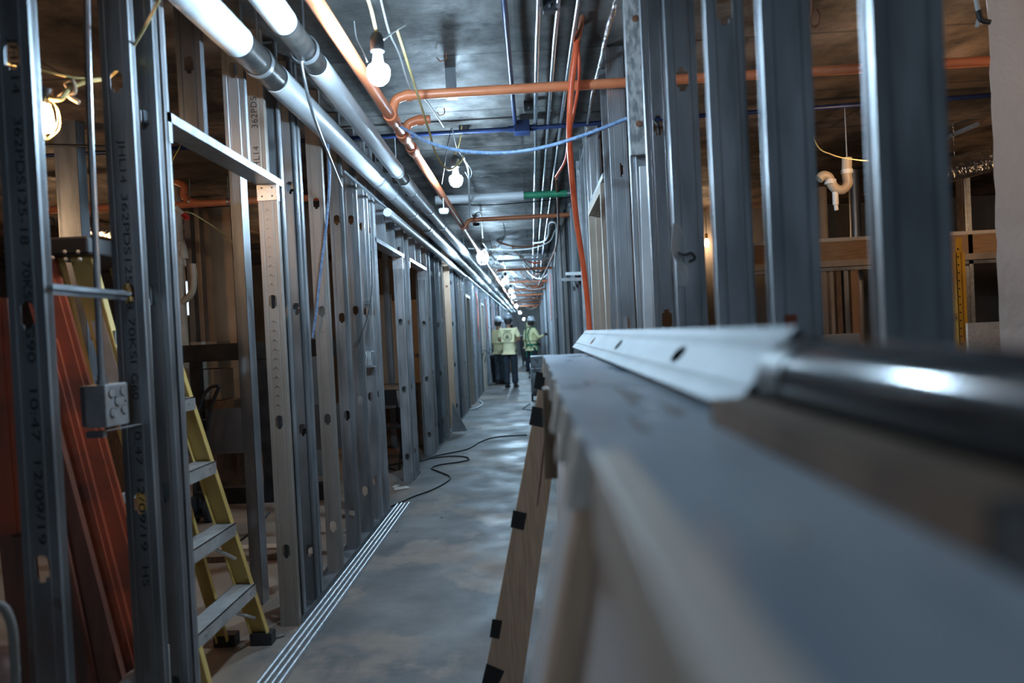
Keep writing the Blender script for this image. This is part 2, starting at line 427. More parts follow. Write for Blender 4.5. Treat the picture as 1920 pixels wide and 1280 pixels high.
# ------------------------------------------------------------------ setting
H = 2.88
def structure(name, mb, m):
    return mb.build(name, M[m], kind='structure')
structure('floor', MB().box((-9, -3.2, -0.2), (7.5, 50, 0)), 'floor')
structure('ceiling', MB().box((-9, -3.2, H), (7.5, 50, H + 0.2)), 'ceiling')
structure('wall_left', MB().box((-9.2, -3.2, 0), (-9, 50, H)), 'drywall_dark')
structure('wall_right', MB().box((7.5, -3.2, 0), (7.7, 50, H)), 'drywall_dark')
structure('wall_far', MB().box((-9, 42.6, 0), (7.5, 42.8, H)), 'drywall')
structure('wall_left_room', MB().box((-9, 12.9, 0), (-1.31, 13.0, H)), 'drywall')
structure('wall_right_room', MB().box((0.58, 9.4, 0), (7.5, 9.5, H)), 'drywall')
# wallboard fixed to the room side of the far stretches of stud wall
structure('wall_left_corridor', MB().box((-1.325, 8.06, 0), (-1.297, 12.75, H)).box((-1.325, 13.75, 0), (-1.297, 16.6, H))
          .box((-1.325, 17.7, 0), (-1.297, 50, H)).box((-1.325, 12.75, 2.15), (-1.297, 13.75, H)).box((-1.325, 16.6, 2.15), (-1.297, 17.7, H)), 'drywall')
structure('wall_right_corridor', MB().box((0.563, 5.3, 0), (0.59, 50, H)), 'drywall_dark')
# plastered column at the right
def rough_column():
    x0, x1, y0, y1 = 1.985, 3.2, 3.0, 3.35; xb = 0.24
    rows = 40; mb = MB(); vs = []
    for i in range(rows + 1):
        z = H * i / rows; j = [random.uniform(-0.006, 0.006) for _ in range(4)]
        vs += [(x0 + j[0], y0 + j[1], z), (x1 + j[1], y0 + j[2], z), (x1 + j[2], y1 + j[3], z), (x0 + xb + j[3], y1 + j[0], z)]
    fs = [(0, 1, 2, 3)[::-1], tuple(rows * 4 + k for k in range(4))]
    for i in range(rows):
        for k in range(4): fs.append((i * 4 + k, i * 4 + (k + 1) % 4, (i + 1) * 4 + (k + 1) % 4, (i + 1) * 4 + k))
    return mb.add(vs, fs)
structure('wall_column', rough_column(), 'plaster')

# ------------------------------------------------------------------ steel studs
W, FL = 0.092, 0.032
def hole_poly(kind, cz):
    c = 0.046
    if kind == 'dome':                # arched top with a small tab below
        p = [(c - 0.019, cz - 0.022), (c - 0.010, cz - 0.022), (c - 0.008, cz - 0.034), (c + 0.008, cz - 0.034), (c + 0.010, cz - 0.022), (c + 0.019, cz - 0.022)]
        for k in range(9):
            a = math.pi * k / 8; p.append((c + 0.019 * math.cos(a), cz + 0.014 + 0.019 * math.sin(a)))
        return p
    if kind == 'oval':
        return [(c + 0.015 * math.cos(2 * math.pi * k / 14), cz + 0.030 * math.sin(2 * math.pi * k / 14)) for k in range(14)]
    # cross shaped punch-out
    q = [(-.010, -.038), (.010, -.038), (.010, -.027), (.019, -.022), (.019, .022), (.010, .027), (.010, .038), (-.010, .038), (-.010, .027), (-.019, .022), (-.019, -.022), (-.010, -.027)]
    return [(c + a, cz + b) for a, b in q]

_stud_cache = {}
def stud_mesh(h, holes, kind, sx, m, chev=None, w=W):
    key = (round(h, 3), tuple(round(x, 3) for x in holes), kind, sx, m, chev, w)
    if key in _stud_cache: return _stud_cache[key]
    t = 0.0013; k = w / W
    mb = MB()
    path = [(0.008, FL), (0, FL), (0, 0.027), (0.0016, 0.0255), (0.0016, 0.0225), (0, 0.021), (0, 0.018), (0.0016, 0.0165), (0.0016, 0.0135),
            (0, 0.012), (0, 0), (0.016, 0), (0.018, 0.0022), (0.0225, 0.0022), (0.0245, 0)]
    path2 = [(W - a, b) for a, b in reversed(path)]
    def strip(p):
        for (ax, ay), (bx, by) in zip(p, p[1:]):
            d = Vector((bx - ax, by - ay)).normalized(); n = Vector((-d.y, d.x)) * t
            ex = d * 0.0004
            q = [(ax - ex.x, ay - ex.y), (bx + ex.x, by + ex.y), (bx + ex.x + n.x, by + ex.y + n.y), (ax - ex.x + n.x, ay - ex.y + n.y)]
            q = [(x * k, y) for x, y in q]
            mb.hexa([(x, y, 0) for x, y in q] + [(x, y, h) for x, y in q])
    # offset towards the inside of the channel
    def strip_in(p, flip):
        strip(p if not flip else p)
    strip(path); strip(path2)
    x0, x1 = 0.0245 * k, (W - 0.0245) * k
    if not k == 1: holes = []
    zs = [0.0]
    for cz in sorted(holes):
        a, b = cz - 0.045, cz + 0.045
        mb.box((x0, 0, zs[-1]), (x1, t, a))
        hp = hole_poly(kind, cz); outer = [(x0, a), (x1, a), (x1, b), (x0, b)]
        allp = outer + hp
        tris = tessellate_polygon([[Vector((u, v, 0)) for u, v in outer], [Vector((u, v, 0)) for u, v in hp]])
        mb.add([(u, 0, v) for u, v in allp], [tuple(q) for q in tris])
        mb.add([(u, t, v) for u, v in allp], [tuple(q)[::-1] for q in tris])
        nh = len(hp)
        mb.add([(u, 0, v) for u, v in hp] + [(u, t, v) for u, v in hp], [(i, (i + 1) % nh, nh + (i + 1) % nh, nh + i) for i in range(nh)])
        zs.append(b)
    mb.box((x0, 0, zs[-1]), (x1, t, h))
    if chev:                          # pressed chevrons down the middle of the web
        z = chev[0]
        while z < chev[1]:
            if all(abs(z - q) > 0.06 for q in holes):
                for s_ in (-1, 1):
                    mb.bar((0.046, -0.0006, z + 0.012), (0.046 + s_ * 0.012, -0.0006, z), (0, 1, 0), 0.006, 0.0045)
            z += 0.045
    for v in mb.v: v.x *= sx
    if sx < 0: mb.f = [f[::-1] for f in mb.f]
    me = mb.mesh('metal_stud', M[m])
    _stud_cache[key] = me
    return me

LX, RX = -1.20, 0.466
def stud(side, y, label, group=None, h=None, z0=0.0, holes=None, kind=None, m='galv', chev=None, name='metal_stud', turn=False, x=None, w=W):
    sx = -1 if side == 'L' else 1
    top = H - 0.004 if h is None else h
    if holes is None:
        o = random.choice((0.24, 0.27, 0.30)); holes = [o + 0.645 * i for i in range(5) if o + 0.645 * i < top - z0 - 0.08]
    else: holes = [q - z0 for q in holes if z0 + 0.06 < q < top - 0.06]
    me = stud_mesh(top - z0, holes, kind or ('dome' if side == 'L' else 'cross'), sx, m, chev, w)
    o = bpy.data.objects.new(name, me); COL.objects.link(o)
    o.location = ((LX if side == 'L' else RX) if x is None else x, y, z0)
    if turn: o.rotation_euler.z = R(180 if turn is True else turn)
    return tag(o, label, 'stud', group)

def row_stud(side, y, label, group, x=None):
    k = random.random(); b = LX if side == 'L' else RX
    if k < 0.45: return stud(side, y, label, group, m=random.choice(('galv', 'galv_dark')), x=x)
    if k < 0.8:                       # turned round, the open side towards the corridor's near end
        o = stud(side, y + 0.03, label, group, m=random.choice(('galv_black', 'galv_dark', 'galv')), turn=True, x=b + (-W if side == 'L' else W))
        return o
    return stud(side, y, label, group, m=random.choice(('galv_black', 'galv_tan', 'galv_bright')), x=b + random.uniform(-0.004, 0.004))

def letter_down(st, body, z_top, size, m, side='L', xo=0.046, up=False):
    """stencil lettering running down (or up) the web of a stud"""
    # text x -> -z, text y -> +x (towards the reader's right)
    sx = -1 if side == 'L' else 1
    xc = xo * sx
    if up: mtx = Matrix(((0, -1, 0, xc + size * 0.35), (0, 0, -1, -0.0006), (1, 0, 0, z_top), (0, 0, 0, 1)))
    else:  mtx = Matrix(((0, 1, 0, xc - size * 0.35), (0, 0, -1, -0.0006), (-1, 0, 0, z_top), (0, 0, 0, 1)))
    return text_mesh(body, size, M[m], 'stencil_lettering', st, mtx)

def stencil(st, segs, size, m='ink', xo=0.040):
    """words stencilled down the web: (text, top z, bottom z)"""
    for body, za, zb_ in segs:
        cu = bpy.data.curves.new('t', 'FONT'); cu.body = body; cu.size = 1; cu.extrude = 0.0003
        t = bpy.data.objects.new('t', cu); COL.objects.link(t); bpy.context.view_layer.update()
        me = bpy.data.meshes.new_from_object(t.evaluated_get(bpy.context.evaluated_depsgraph_get()))
        bpy.data.objects.remove(t)
        xs = [v.co.x for v in me.vertices]; x0, x1 = min(xs), max(xs)
        k = (za - zb_) / (x1 - x0)
        for v in me.vertices: v.co.x = (v.co.x - x0) * k; v.co.y *= size * 1.35; v.co.z *= 0.5
        me.transform(Matrix(((0, 1, 0, -xo - size * 0.5), (0, 0, -1, -0.0004), (-1, 0, 0, za), (0, 0, 0, 1))))
        me.materials.clear(); me.materials.append(M[m]); me.name = 'stencil_lettering'
        o = bpy.data.objects.new('stencil_lettering', me); COL.objects.link(o); o.parent = st

ORD = ['first', 'second', 'third', 'fourth', 'fifth', 'sixth', 'seventh', 'eighth', 'ninth', 'tenth', 'eleventh', 'twelfth', 'thirteenth', 'fourteenth',
       'fifteenth', 'sixteenth', 'seventeenth', 'eighteenth', 'nineteenth', 'twentieth', 'twenty-first', 'twenty-second']
# ------------------------------------------------------------------ left stud wall
HOLES1 = [0.22, 0.85, 1.48, 2.12]
s1 = stud('L', 1.683, 'nearest upright steel stud at the far left edge, stencilled web with bright ribbed flange', holes=[0.22, 0.85, 1.48, 2.12], m='galv_dark')
z1_ = lambda py: 1.38 - (py - 667) * 0.001295
stencil(s1, [(a, z1_(b), z1_(c)) for a, b, c in (('JHL14', 60, 168), ('362PDS125-18', 212, 455), ('70KSI', 485, 565), ('G90', 604, 680), ('10:47', 732, 832), ('12/09/19', 870, 1030))], 0.022)
s2 = stud('L', 2.122, 'second upright steel stud from the left edge, stencilled web behind the small junction box', holes=[0.26, 0.905, 1.56, 2.215], m='galv_dark')
z2_ = lambda py: 1.38 - (py - 659) * 0.001632
stencil(s2, [(a, z2_(b), z2_(c)) for a, b, c in (('JHL14', 257, 340), ('362PDS125-18', 360, 580), ('70KSI', 596, 682), ('G60', 702, 752), ('10:47', 800, 878), ('12/09/19', 904, 1042), ('HS', 1072, 1110))], 0.022)
s3 = stud('L', 2.262, 'steel jack stud on the near side of the first left doorway', holes=[0.26, 0.905, 1.56, 2.14], m='galv_dark')
s3b = stud('L', 2.345, 'steel king stud back to back with the near jamb of the first left doorway', turn=True, x=LX - W, holes=[0.3, 0.95, 1.6, 2.2])
s5 = stud('L', 3.33, 'steel jack stud with pressed chevrons on the far side of the first left doorway', h=2.145, holes=[0.37, 1.0, 1.585], m='galv_tan', chev=(1.08, 2.08))
clip = MB().box((LX + 0.002, 3.326, 2.075), (LX - W - 0.002, 3.329, 2.15)).box((LX + 0.001, 3.326, 2.075), (LX + 0.003, 3.36, 2.15)).build('header_clip', M['galv_bright'], label='bright bracket screwed to the far jamb under the first left door header', cat='bracket')
for dx in (0.02, 0.07):
    for dz in (0.015, 0.055):
        MB().cyl((LX - dx, 3.3255, 2.08 + dz), (LX - dx, 3.323, 2.08 + dz), 0.004, 8).build('screw', M['ink'], clip)
s5b = stud('L', 3.44, 'steel king stud behind the chevron jamb of the first left doorway', turn=True, x=LX - W, holes=[0.4, 1.02, 1.6])
# header channels: web below, flanges up
def header(y0, y1, z, label, side='L'):
    X0 = LX + 0.004 if side == 'L' else RX - 0.004
    s_ = -1 if side == 'L' else 1
    mb = MB().box((X0, y0, z), (X0 + s_ * 0.1, y1, z + 0.0015))
    mb.box((X0, y0, z), (X0 + s_ * 0.0015, y1, z + 0.034)).box((X0 + s_ * 0.0985, y0, z), (X0 + s_ * 0.1, y1, z + 0.034))
    mb.box((X0, y0, z - 0.07), (X0 + s_ * 0.0015, y0 + 0.022, z + 0.034))
    return mb.build('door_header', M['galv_bright'], label=label, cat='header')
header(2.33, 3.42, 2.152, 'bright steel header channel over the first doorway on the left')
c1 = stud('L', 2.60, 'short steel cripple stud on the first left door header, nearer one', z0=2.156, holes=[2.45], m='galv_black')
c2 = stud('L', 3.00, 'short steel cripple stud on the first left door header, farther one', z0=2.156, holes=[2.58], m='galv_dark')
c3 = stud('L', 3.27, 'short pale stud piece with upright stencil on the first left header', z0=2.156, h=H - 0.004, holes=[], m='galv_tan', x=LX - 0.02)
letter_down(c3, 'JHL14', 0.05, 0.042, 'ink', up=True)
letter_down(c3, '362PDS', 0.25, 0.042, 'ink', up=True)
LAB = [(3.70, 'steel stud just past the chevron jamb, first after the left doorway', None, 'galv'),
       (4.11, 'second steel stud past the first left doorway, blue cable leaning on it', (1.3, 2.0), 'galv_tan'),
       (4.54, 'third steel stud past the first left doorway with chevrons pressed in its web', (1.2, 2.1), 'galv_dark'),
       (4.91, 'fourth steel stud past the first left doorway, crooked black wire beside it', None, 'galv_dark'),
       (5.23, 'fifth steel stud past the first left doorway, small box fixed on its far side', None, 'galv'),
       (5.42, 'steel stud forming the near jamb of the second left doorway', None, 'galv')]
for y, l, ch, m in LAB: stud('L', y, l, m=m, chev=ch)
stud('L', 3.66, 'steel stud turned flat against the first stud past the chevron jamb', turn=True, x=LX - W, m='galv_dark')
stud('L', 5.50, 'steel king stud doubled on the near jamb of the second left doorway', turn=True, x=LX - W)
header(5.46, 6.68, 2.15, 'bright steel header channel over the second doorway on the left')
stud('L', 5.85, 'short steel cripple above the second left doorway, nearer one', z0=2.154, holes=[])
stud('L', 6.25, 'short steel cripple above the second left doorway, farther one', z0=2.154, holes=[])
stud('L', 6.59, 'steel jack stud with bright cap on the far jamb of the second left doorway', h=2.148)
MB().box((LX + 0.002, 6.586, 2.04), (LX - W - 0.002, 6.589, 2.148)).box((LX + 0.001, 6.586, 2.04), (LX + 0.003, 6.62, 2.148)).build('header_clip', M['galv_bright'], label='bright bracket capping the far jamb of the second left doorway', cat='bracket')
stud('L', 6.72, 'blue-marked steel king stud between the second and third left doorways', turn=True, x=LX - W)
stud('L', 6.93, 'steel stud forming the near jamb of the third left doorway')
header(6.98, 8.1, 2.15, 'bright steel header channel over the third doorway on the left')
stud('L', 7.35, 'short steel cripple above the third left doorway, nearer one', z0=2.154, holes=[])
stud('L', 7.72, 'short steel cripple above the third left doorway, farther one', z0=2.154, holes=[])
stud('L', 8.02, 'steel jack stud with bright cap on the far jamb of the third left doorway', h=2.148)
MB().box((LX + 0.002, 8.016, 2.04), (LX - W - 0.002, 8.019, 2.148)).build('header_clip', M['galv_bright'], label='bright bracket capping the far jamb of the third left doorway', cat='bracket')
ys = [8.14, 8.42, 8.80, 9.20, 9.60, 10.9, 11.3, 11.7, 12.1, 12.5, 12.72]
for i, y in enumerate(ys):
    stud('L', y, ORD[i] + ' grey steel stud past the third left doorway', 'left studs past the third doorway', m=('galv_tan', 'galv', 'galv_black', 'galv_dark')[i % 4], turn=(i % 3 == 1), x=(LX - W if i % 3 == 1 else LX + 0.003 * (i % 2)))
# wooden stud among the steel
wst = MB().box((LX, 10.42, 0), (LX - 0.089, 10.458, H - 0.02)).build('wood_stud', M['pine'], label='brown wooden stud with a knot among the left steel studs', cat='stud')
MB().cyl((LX - 0.045, 10.421, 2.12), (LX - 0.045, 10.417, 2.12), 0.02, 12).build('knot', M['knot'], wst)
# tan framed door in the left wall
def door_frame(side, y0, y1, top, m, label, name='door_frame', depth=0.12, face=0.05):
    X0 = LX + 0.012 if side == 'L' else RX - 0.012
    s_ = -1 if side == 'L' else 1
    X1 = X0 + s_ * (depth + 0.02)
    t = thing(name, label, 'door frame', (X0, y0, 0))
    for k, (a, b) in enumerate(((y0, y0 + face), (y1 - face, y1))):
        jb = MB().box((X0, a, 0), (X1, b, top))
        # stop strip inside
        yy = b if k == 0 else a
        jb.box((X0 + s_ * 0.05, yy, 0), (X0 + s_ * 0.09, yy + (0.014 if k == 0 else -0.014), top))
        jb.build('jamb', M[m], t)
    hd = MB().box((X0, y0, top), (X1, y1, top + face)).box((X0 + s_ * 0.05, y0 + face, top), (X0 + s_ * 0.09, y1 - face, top - 0.014))
    hd.build('head', M[m], t)
    return t
door_frame('L', 12.82, 13.70, 2.08, 'door_paint', 'tan door frame with bright head set in the left wall past the wooden stud')
stud('L', 13.78, 'steel stud just past the tan door frame in the left wall')
for i in range(7):
    row_stud('L', 14.1 + 0.39 * i, ORD[i] + ' grey steel stud after the first framed door on the left', 'left studs between the framed doors')
door_frame('L', 16.75, 17.62, 2.08, 'door_paint', 'far tan door frame beside the two workers with folded arms')
for i in range(26):
    row_stud('L', 17.8 + 0.8 * i, 'grey steel stud in the farthest stretch of the left wall, beyond the workers', 'farthest left studs')
# floor tracks under the stud walls
def track(x0, x1, y0, y1, label, group=None):
    mb = MB().box((x0 - 0.003, y0, 0.001), (x1 + 0.003, y1, 0.003)).box((x0 - 0.003, y0, 0.001), (x0 - 0.0015, y1, 0.03)).box((x1 + 0.0015, y0, 0.001), (x1 + 0.003, y1, 0.03))
    return mb.build('floor_track', M['galv_dark'], label=label, cat='track', group=group)
for a, b, w in ((0.2, 2.37, 'before the first left doorway'), (3.36, 5.53, 'between the first and second left doorways'), (6.62, 7.0, 'between the second and third left doorways'), (8.05, 12.8, 'past the third left doorway'), (13.75, 16.7, 'between the framed doors on the left')):
    track(LX - W, LX, a, b, 'steel floor track ' + w)

# bracket bar, conduit and junction box between the first two studs
bar = thing('bracket_bar', 'telescoping steel bracket bar between the two nearest left studs', 'bracket', (LX - 0.03, 1.70, 1.53))
a = P(86, 541, 1.70); b = P(236, 554, 2.12)
MB().bar(a, b, (0, 0, 1), 0.028, 0.008).build('outer_channel', M['conduit'], bar)
MB().bar(a + Vector((0.012, 0, 0.004)), b + Vector((0.012, 0, 0.004)), (0, 0, 1), 0.010, 0.012).build('inner_rib', M['galv_dark'], bar)
pts = [P(163, -60, 2.0), P(164, 60, 2.0), P(170, 250, 2.0), P(178, 420, 2.0), P(187, 640, 2.0), P(192, 722, 2.0)]
cable('vertical_conduit', pts, 0.0095, 'conduit', 'thin shiny vertical conduit dropping to the small junction box', 'conduit', sub=3)
jb = thing('junction_box', 'square steel junction box with round knockouts between the nearest left studs', 'box', P(192, 800, 2.0))
xr = P(199, 760, 1.98).x; xl = P(158, 760, 1.98).x; zb0 = P(180, 803, 1.98).z; zt0 = P(180, 722, 1.98).z
jb.location = ((xl + xr) / 2, 2.03, zb0)
MB().box((xl, 1.98, zb0), (xr, 2.095, zt0)).build('box_body', M['galv_bright'], jb, bevel=0.004)
MB().box((xl - 0.018, 1.99, zb0 + 0.004), (xl, 2.08, zt0 - 0.002)).build('side_plate', M['galv_dark'], jb, bevel=0.002)
for py, dy in ((739, 0.028), (738, 0.086), (756, 0.056), (776, 0.030), (774, 0.088)):
    cz = P(200, py, 2.0).z + 0.002
    MB().lathe([(0.013, 0), (0.013, 0.003), (0.009, 0.004), (0.001, 0.003)], (xr, 1.98 + dy, cz), 16, 'x').build('knockout', M['galv_bright'], jb)
    MB().ring((xr + 0.0005, 1.98 + dy, cz), (1, 0, 0), 0.013, 0.001, 0.002, 18).build('knockout_ring', M['ink'], jb)
for dy, dz in ((0.042, 0.05), (0.072, 0.045), (0.045, 0.085), (0.095, 0.07)):
    MB().cyl((xr, 1.98 + dy, zb0 + dz), (xr + 0.001, 1.98 + dy, zb0 + dz), 0.0035, 8).build('screw_hole', M['ink'], jb)
MB().lathe([(0.016, 0), (0.016, 0.012), (0.012, 0.013), (0.012, 0.03)], (P(192, 722, 2.0).x, 2.0, zt0), 14).build('connector', M['conduit'], jb)
e = P(262, 795, 2.1)
MB().bar((xl + 0.01, 2.02, zb0 - 0.016), (e.x, 2.10, e.z), (0, 1, 0), 0.03, 0.003).build('mounting_strap', M['galv_bright'], jb)
MB().bar((xl, 1.99, zb0 - 0.018), (xl + 0.05, 1.99, zb0 - 0.018), (0, 0, 1), 0.02, 0.02).build('strap_foot', M['galv_dark'], jb)
# small box on the fifth stud
c = P(692, 672, 5.15)
jb2 = thing('junction_box', 'small wire-filled steel box on the stud before the second left doorway', 'box', c - Vector((0, 0, 0.06)))
MB().box((c.x - 0.05, 5.12, c.z - 0.055), (c.x + 0.03, 5.229, c.z + 0.055)).build('box_body', M['galv'], jb2, bevel=0.003)
MB().box((c.x - 0.055, 5.09, c.z - 0.064), (c.x + 0.05, 5.18, c.z - 0.058)).build('shelf_plate', M['galv_bright'], jb2)
for k in range(4):
    MB().tube(curve_pts([(c.x - 0.03 + 0.015 * k, 5.119, c.z + 0.05), (c.x - 0.02 + 0.012 * k, 5.113, c.z + 0.01), (c.x - 0.035 + 0.016 * k, 5.116, c.z - 0.04)], 4), 0.003, 6).build('wire', M['white_cord'], jb2)
for k in range(3):
    q = P(690, 560 + 4 * k, 5.222)
    MB().bar(q - Vector((0.04, 0, 0)), q + Vector((0.03, 0, -0.003)), (0, 0, 1), 0.005, 0.006).build('bracket_rod', M['galv_bright'], label='thin steel rods bridging the studs above the small wired box', cat='rod', group='rods between left studs')
cable('tie_wire', [P(696, 470, 4.95), P(697, 540, 4.95), P(690, 590, 4.9), P(676, 628, 4.85), P(662, 651, 4.82)], 0.0035, 'black_cable', 'thin black wire curling across the studs before the second left doorway', 'wire')
cable('blue_cable', [P(612, 250, 4.0), P(618, 320, 4.0), P(612, 420, 4.0), P(602, 500, 4.02), P(592, 590, 4.04), P(586, 632, 4.06)], 0.008, 'blue_cable', 'blue cable hanging down behind the left studs', 'cable')
# clip sticking out on the first stud past the jamb
q = P(574, 709, 3.69)
MB().bar(q - Vector((0.03, 0, 0)), q + Vector((0.01, 0, -0.002)), (0, 0, 1), 0.006, 0.01).build('wire_clip', M['galv_bright'], label='little bright clip on the web of the stud past the chevron jamb', cat='clip')

# ------------------------------------------------------------------ right stud wall
RS = [(0.93, 'blurred upright steel stud nearest the camera on the right, beside the plaster column', [0.65]),
      (1.345, 'second nearest steel stud on the right wall, orange mark low on its web', [0.65]),
      (1.735, 'third nearest steel stud on the right wall with rib catching light', [0.65, 2.15]),
      (2.21, 'fourth nearest steel stud on the right wall with torn white plastic on it', [0.65, 2.15]),
      (2.63, 'fifth nearest steel stud on the right wall, cable end poking through its hole', [0.65, 1.40, 2.13]),
      (3.05, 'sixth nearest steel stud on the right wall, below the knotty board', [0.65, 1.40]),
      (3.74, 'wide grey steel stud beside the right doorway', [1.40, 2.22])]
for y, l, hs in RS: stud('R', y, l, holes=hs, m='galv')
stud('R', 4.05, 'steel jack stud on the near side of the right doorway', x=RX + 0.0, holes=[1.4])
kb = MB().box((RX - 0.004, 3.0, 2.115), (RX + 0.086, 3.036, H - 0.004)).build('knotty_board', M['wood_grey'], label='grey knotty wooden board fixed upright at the top of the right studs', cat='board')
for px, py in ((1191, 35), (1198, 232)):
    q = P(px, py, 3.0); MB().lathe([(0.015, 0.001), (0.014, -0.002), (0.007, -0.003), (0.001, -0.002)], (q.x, 3.0, q.z), 12, 'y').build('knot', M['knot'], kb)
door_frame('R', 4.2, 5.12, 2.20, 'door_paint', 'grey-beige metal door frame in the right wall above the crate end', depth=0.14)
stud('R', 5.16, 'steel jack stud on the far side of the right doorway')
MB().box((RX, 4.16, 2.27), (RX + W, 5.16, 2.30)).build('door_header', M['galv_bright'], label='steel header channel over the right doorway', cat='header')
for i in range(22):
    row_stud('R', 5.4 + 0.406 * i, ORD[i] + ' grey steel stud in the dense row past the right doorway', 'right studs past the doorway')
for i in range(26):
    row_stud('R', 14.5 + 0.8 * i, 'far grey steel stud beside or beyond the worker in the green harness', 'far right studs')
track(RX, RX + W, 0.2, 4.1, 'steel floor track under the near right stud wall')
track(RX, RX + W, 5.15, 30, 'steel floor track under the far right stud wall')
# torn plastic scrap and cable bits on the right studs
MB().bar(P(1207, 312, 2.95), P(1217, 640, 2.95), (1, 0, 0), 0.036, 0.012).build('white_trim_strip', M['white_pipe'], label='white trim strip standing below the knotty board on the right', cat='trim')
q0 = P(1262, 418, 2.2)
pl = [(1262, 418), (1275, 420), (1285, 440), (1284, 470), (1278, 490), (1290, 500), (1291, 525), (1286, 537), (1270, 536), (1268, 490), (1258, 470)]
pp = [P(x, y, 2.19) for x, y in pl]
mb = MB(); n = len(pp)
mb.add([p + Vector((0, 0.004 * math.sin(i * 1.7), 0)) for i, p in enumerate(pp)] + [p + Vector((0, 0.004 * math.sin(i * 1.7) + 0.002, 0)) for i, p in enumerate(pp)],
       [tuple(range(n)), tuple(range(2 * n - 1, n - 1, -1))] + [(i, (i + 1) % n, n + (i + 1) % n, n + i) for i in range(n)])
scrap = mb.build('plastic_scrap', M['cloth_white'], label='torn white plastic scrap stuck on a right stud', cat='scrap')
cable('tie_wire', [P(1272, 474, 2.185), P(1284, 478, 2.17), P(1296, 474, 2.18), P(1303, 484, 2.19), P(1292, 490, 2.19)], 0.004, 'black_cable', 'black twisted wire poking through beside the torn plastic', 'wire')
cable('cable_end', [P(1226, 226, 2.62), P(1234, 236, 2.6), P(1237, 256, 2.66)], 0.005, 'black_cable', 'black cable end poking out of a knockout on the fifth right stud', 'cable')
q = P(1482, 607, 1.343)
MB().box((q.x - 0.010, 1.3425, q.z - 0.018), (q.x + 0.013, 1.3448, q.z + 0.018)).build('stencil_mark', M['orange_steel'], label='small orange-red paint mark low on the second nearest right stud', cat='mark')
# grey strut brackets at the far right studs
for k, (py, L0) in enumerate(((513, 1062), (524, 1054))):
    a = P(L0, py, 7.2); b = P(1096, py - 1, 6.2)
    mb = MB().bar(a, b, (0, 0, 1), 0.03, 0.02)
    mb.build('strut_bar', M['galv_dark'], label='slotted grey strut sticking out of the right studs, ' + ('upper' if k == 0 else 'lower') + ' one of the pair', cat='strut')

# ------------------------------------------------------------------ pipes along the corridor
def big_pipe(X0, X1, zc, r, y0, y1, collars, label, name):
    t = thing(name, label, 'pipe', (X0, y0, zc - r))
    f = lambda y: Vector((X0 + (X1 - X0) * (y - 2.5) / 3.0 if y < 5.5 else X1, y, zc))
    segs = []; last = y0
    for a, b in collars:
        segs.append((last, a)); last = b
    segs.append((last, y1))
    for k, (a, b) in enumerate(segs):
        n = max(2, int((b - a) / 0.8) + 1)
        MB().tube([f(a + (b - a) * i / n) for i in range(n + 1)], r, 24).build('jacket' if a < 4.8 else 'bare_pipe', M['white_pipe' if a < 9 else 'conduit'], t)
    for a, b in collars:
        MB().tube([f(a - 0.015), f(b + 0.015)], r * 0.93, 24).build('steel_section', M['steel_pipe'], t)
        for yy in (a + 0.01, b - 0.01):
            MB().ring(f(yy), (0, 1, 0), r * 0.93, 0.012, 0.002).build('jacket_edge', M['black_plastic'], t)
    return t, f
p1, f1 = big_pipe(-1.105, -1.10, 1.38 + 1.20, 0.064, -0.6, 40, [(2.72, 3.12), (7.4, 7.6)], 'large white jacketed pipe hung along the left wall, the one nearer the studs', 'white_pipe')
p2, f2 = big_pipe(-0.875, -0.93, 1.38 + 1.21, 0.052, -0.6, 40, [(2.60, 3.02), (5.05, 5.3)], 'white jacketed pipe hung beside the orange pipe, farther from the studs', 'white_pipe')
cable('grey_drop_cable', [f2(2.86) + Vector((0, 0, -0.056)), P(566, 120, 2.85), P(580, 190, 2.95), P(600, 250, 3.2), P(618, 295, 3.5), P(640, 350, 3.7)], 0.007, 'conduit', 'slanting blue-grey cable hanging from the clamp of the second white pipe', 'cable')
def hanger(f, y, r, label, group=None):
    t = thing('pipe_hanger', label, 'hanger', (f(y).x, y, f(y).z - r), group=group)
    MB().ring(f(y), (0, 1, 0), r * 0.99, 0.026, 0.004, 32).build('clamp_ring', M['clamp'], t)
    MB().cyl(f(y) + Vector((0, 0, r)), (f(y).x, y, H), 0.005, 8).build('threaded_rod', M['galv'], t)
    MB().lathe([(0.012, 0), (0.012, 0.012), (0.006, 0.014)], f(y) + Vector((0, 0, r + 0.004)), 6).build('nut', M['galv_bright'], t)
hanger(f1, 2.93, 0.064, 'zinc clevis hanger on the steel section of the nearer white pipe')
hanger(f2, 2.86, 0.056, 'zinc clevis hanger on the steel section of the white pipe beside the orange pipe')
for y in (4.9, 7.5, 10, 13, 16, 19):
    hanger(f1, y + 0.25, 0.0655, 'thin ring hanger farther along the white pipe nearer the studs', 'ring hangers on the wall-side pipe')
    hanger(f2, y + 0.1, 0.0535, 'thin ring hanger farther along the white pipe beside the orange one', 'ring hangers on the corridor-side pipe')
# joint bands of the far jacket
for f, r in ((f1, 0.064), (f2, 0.052)):
    for i in range(22):
        y = 5.7 + 0.95 * i
        MB().ring(f(y), (0, 1, 0), r, 0.05, 0.003, 24).build('jacket_band', M['clamp'], p1 if f is f1 else p2)
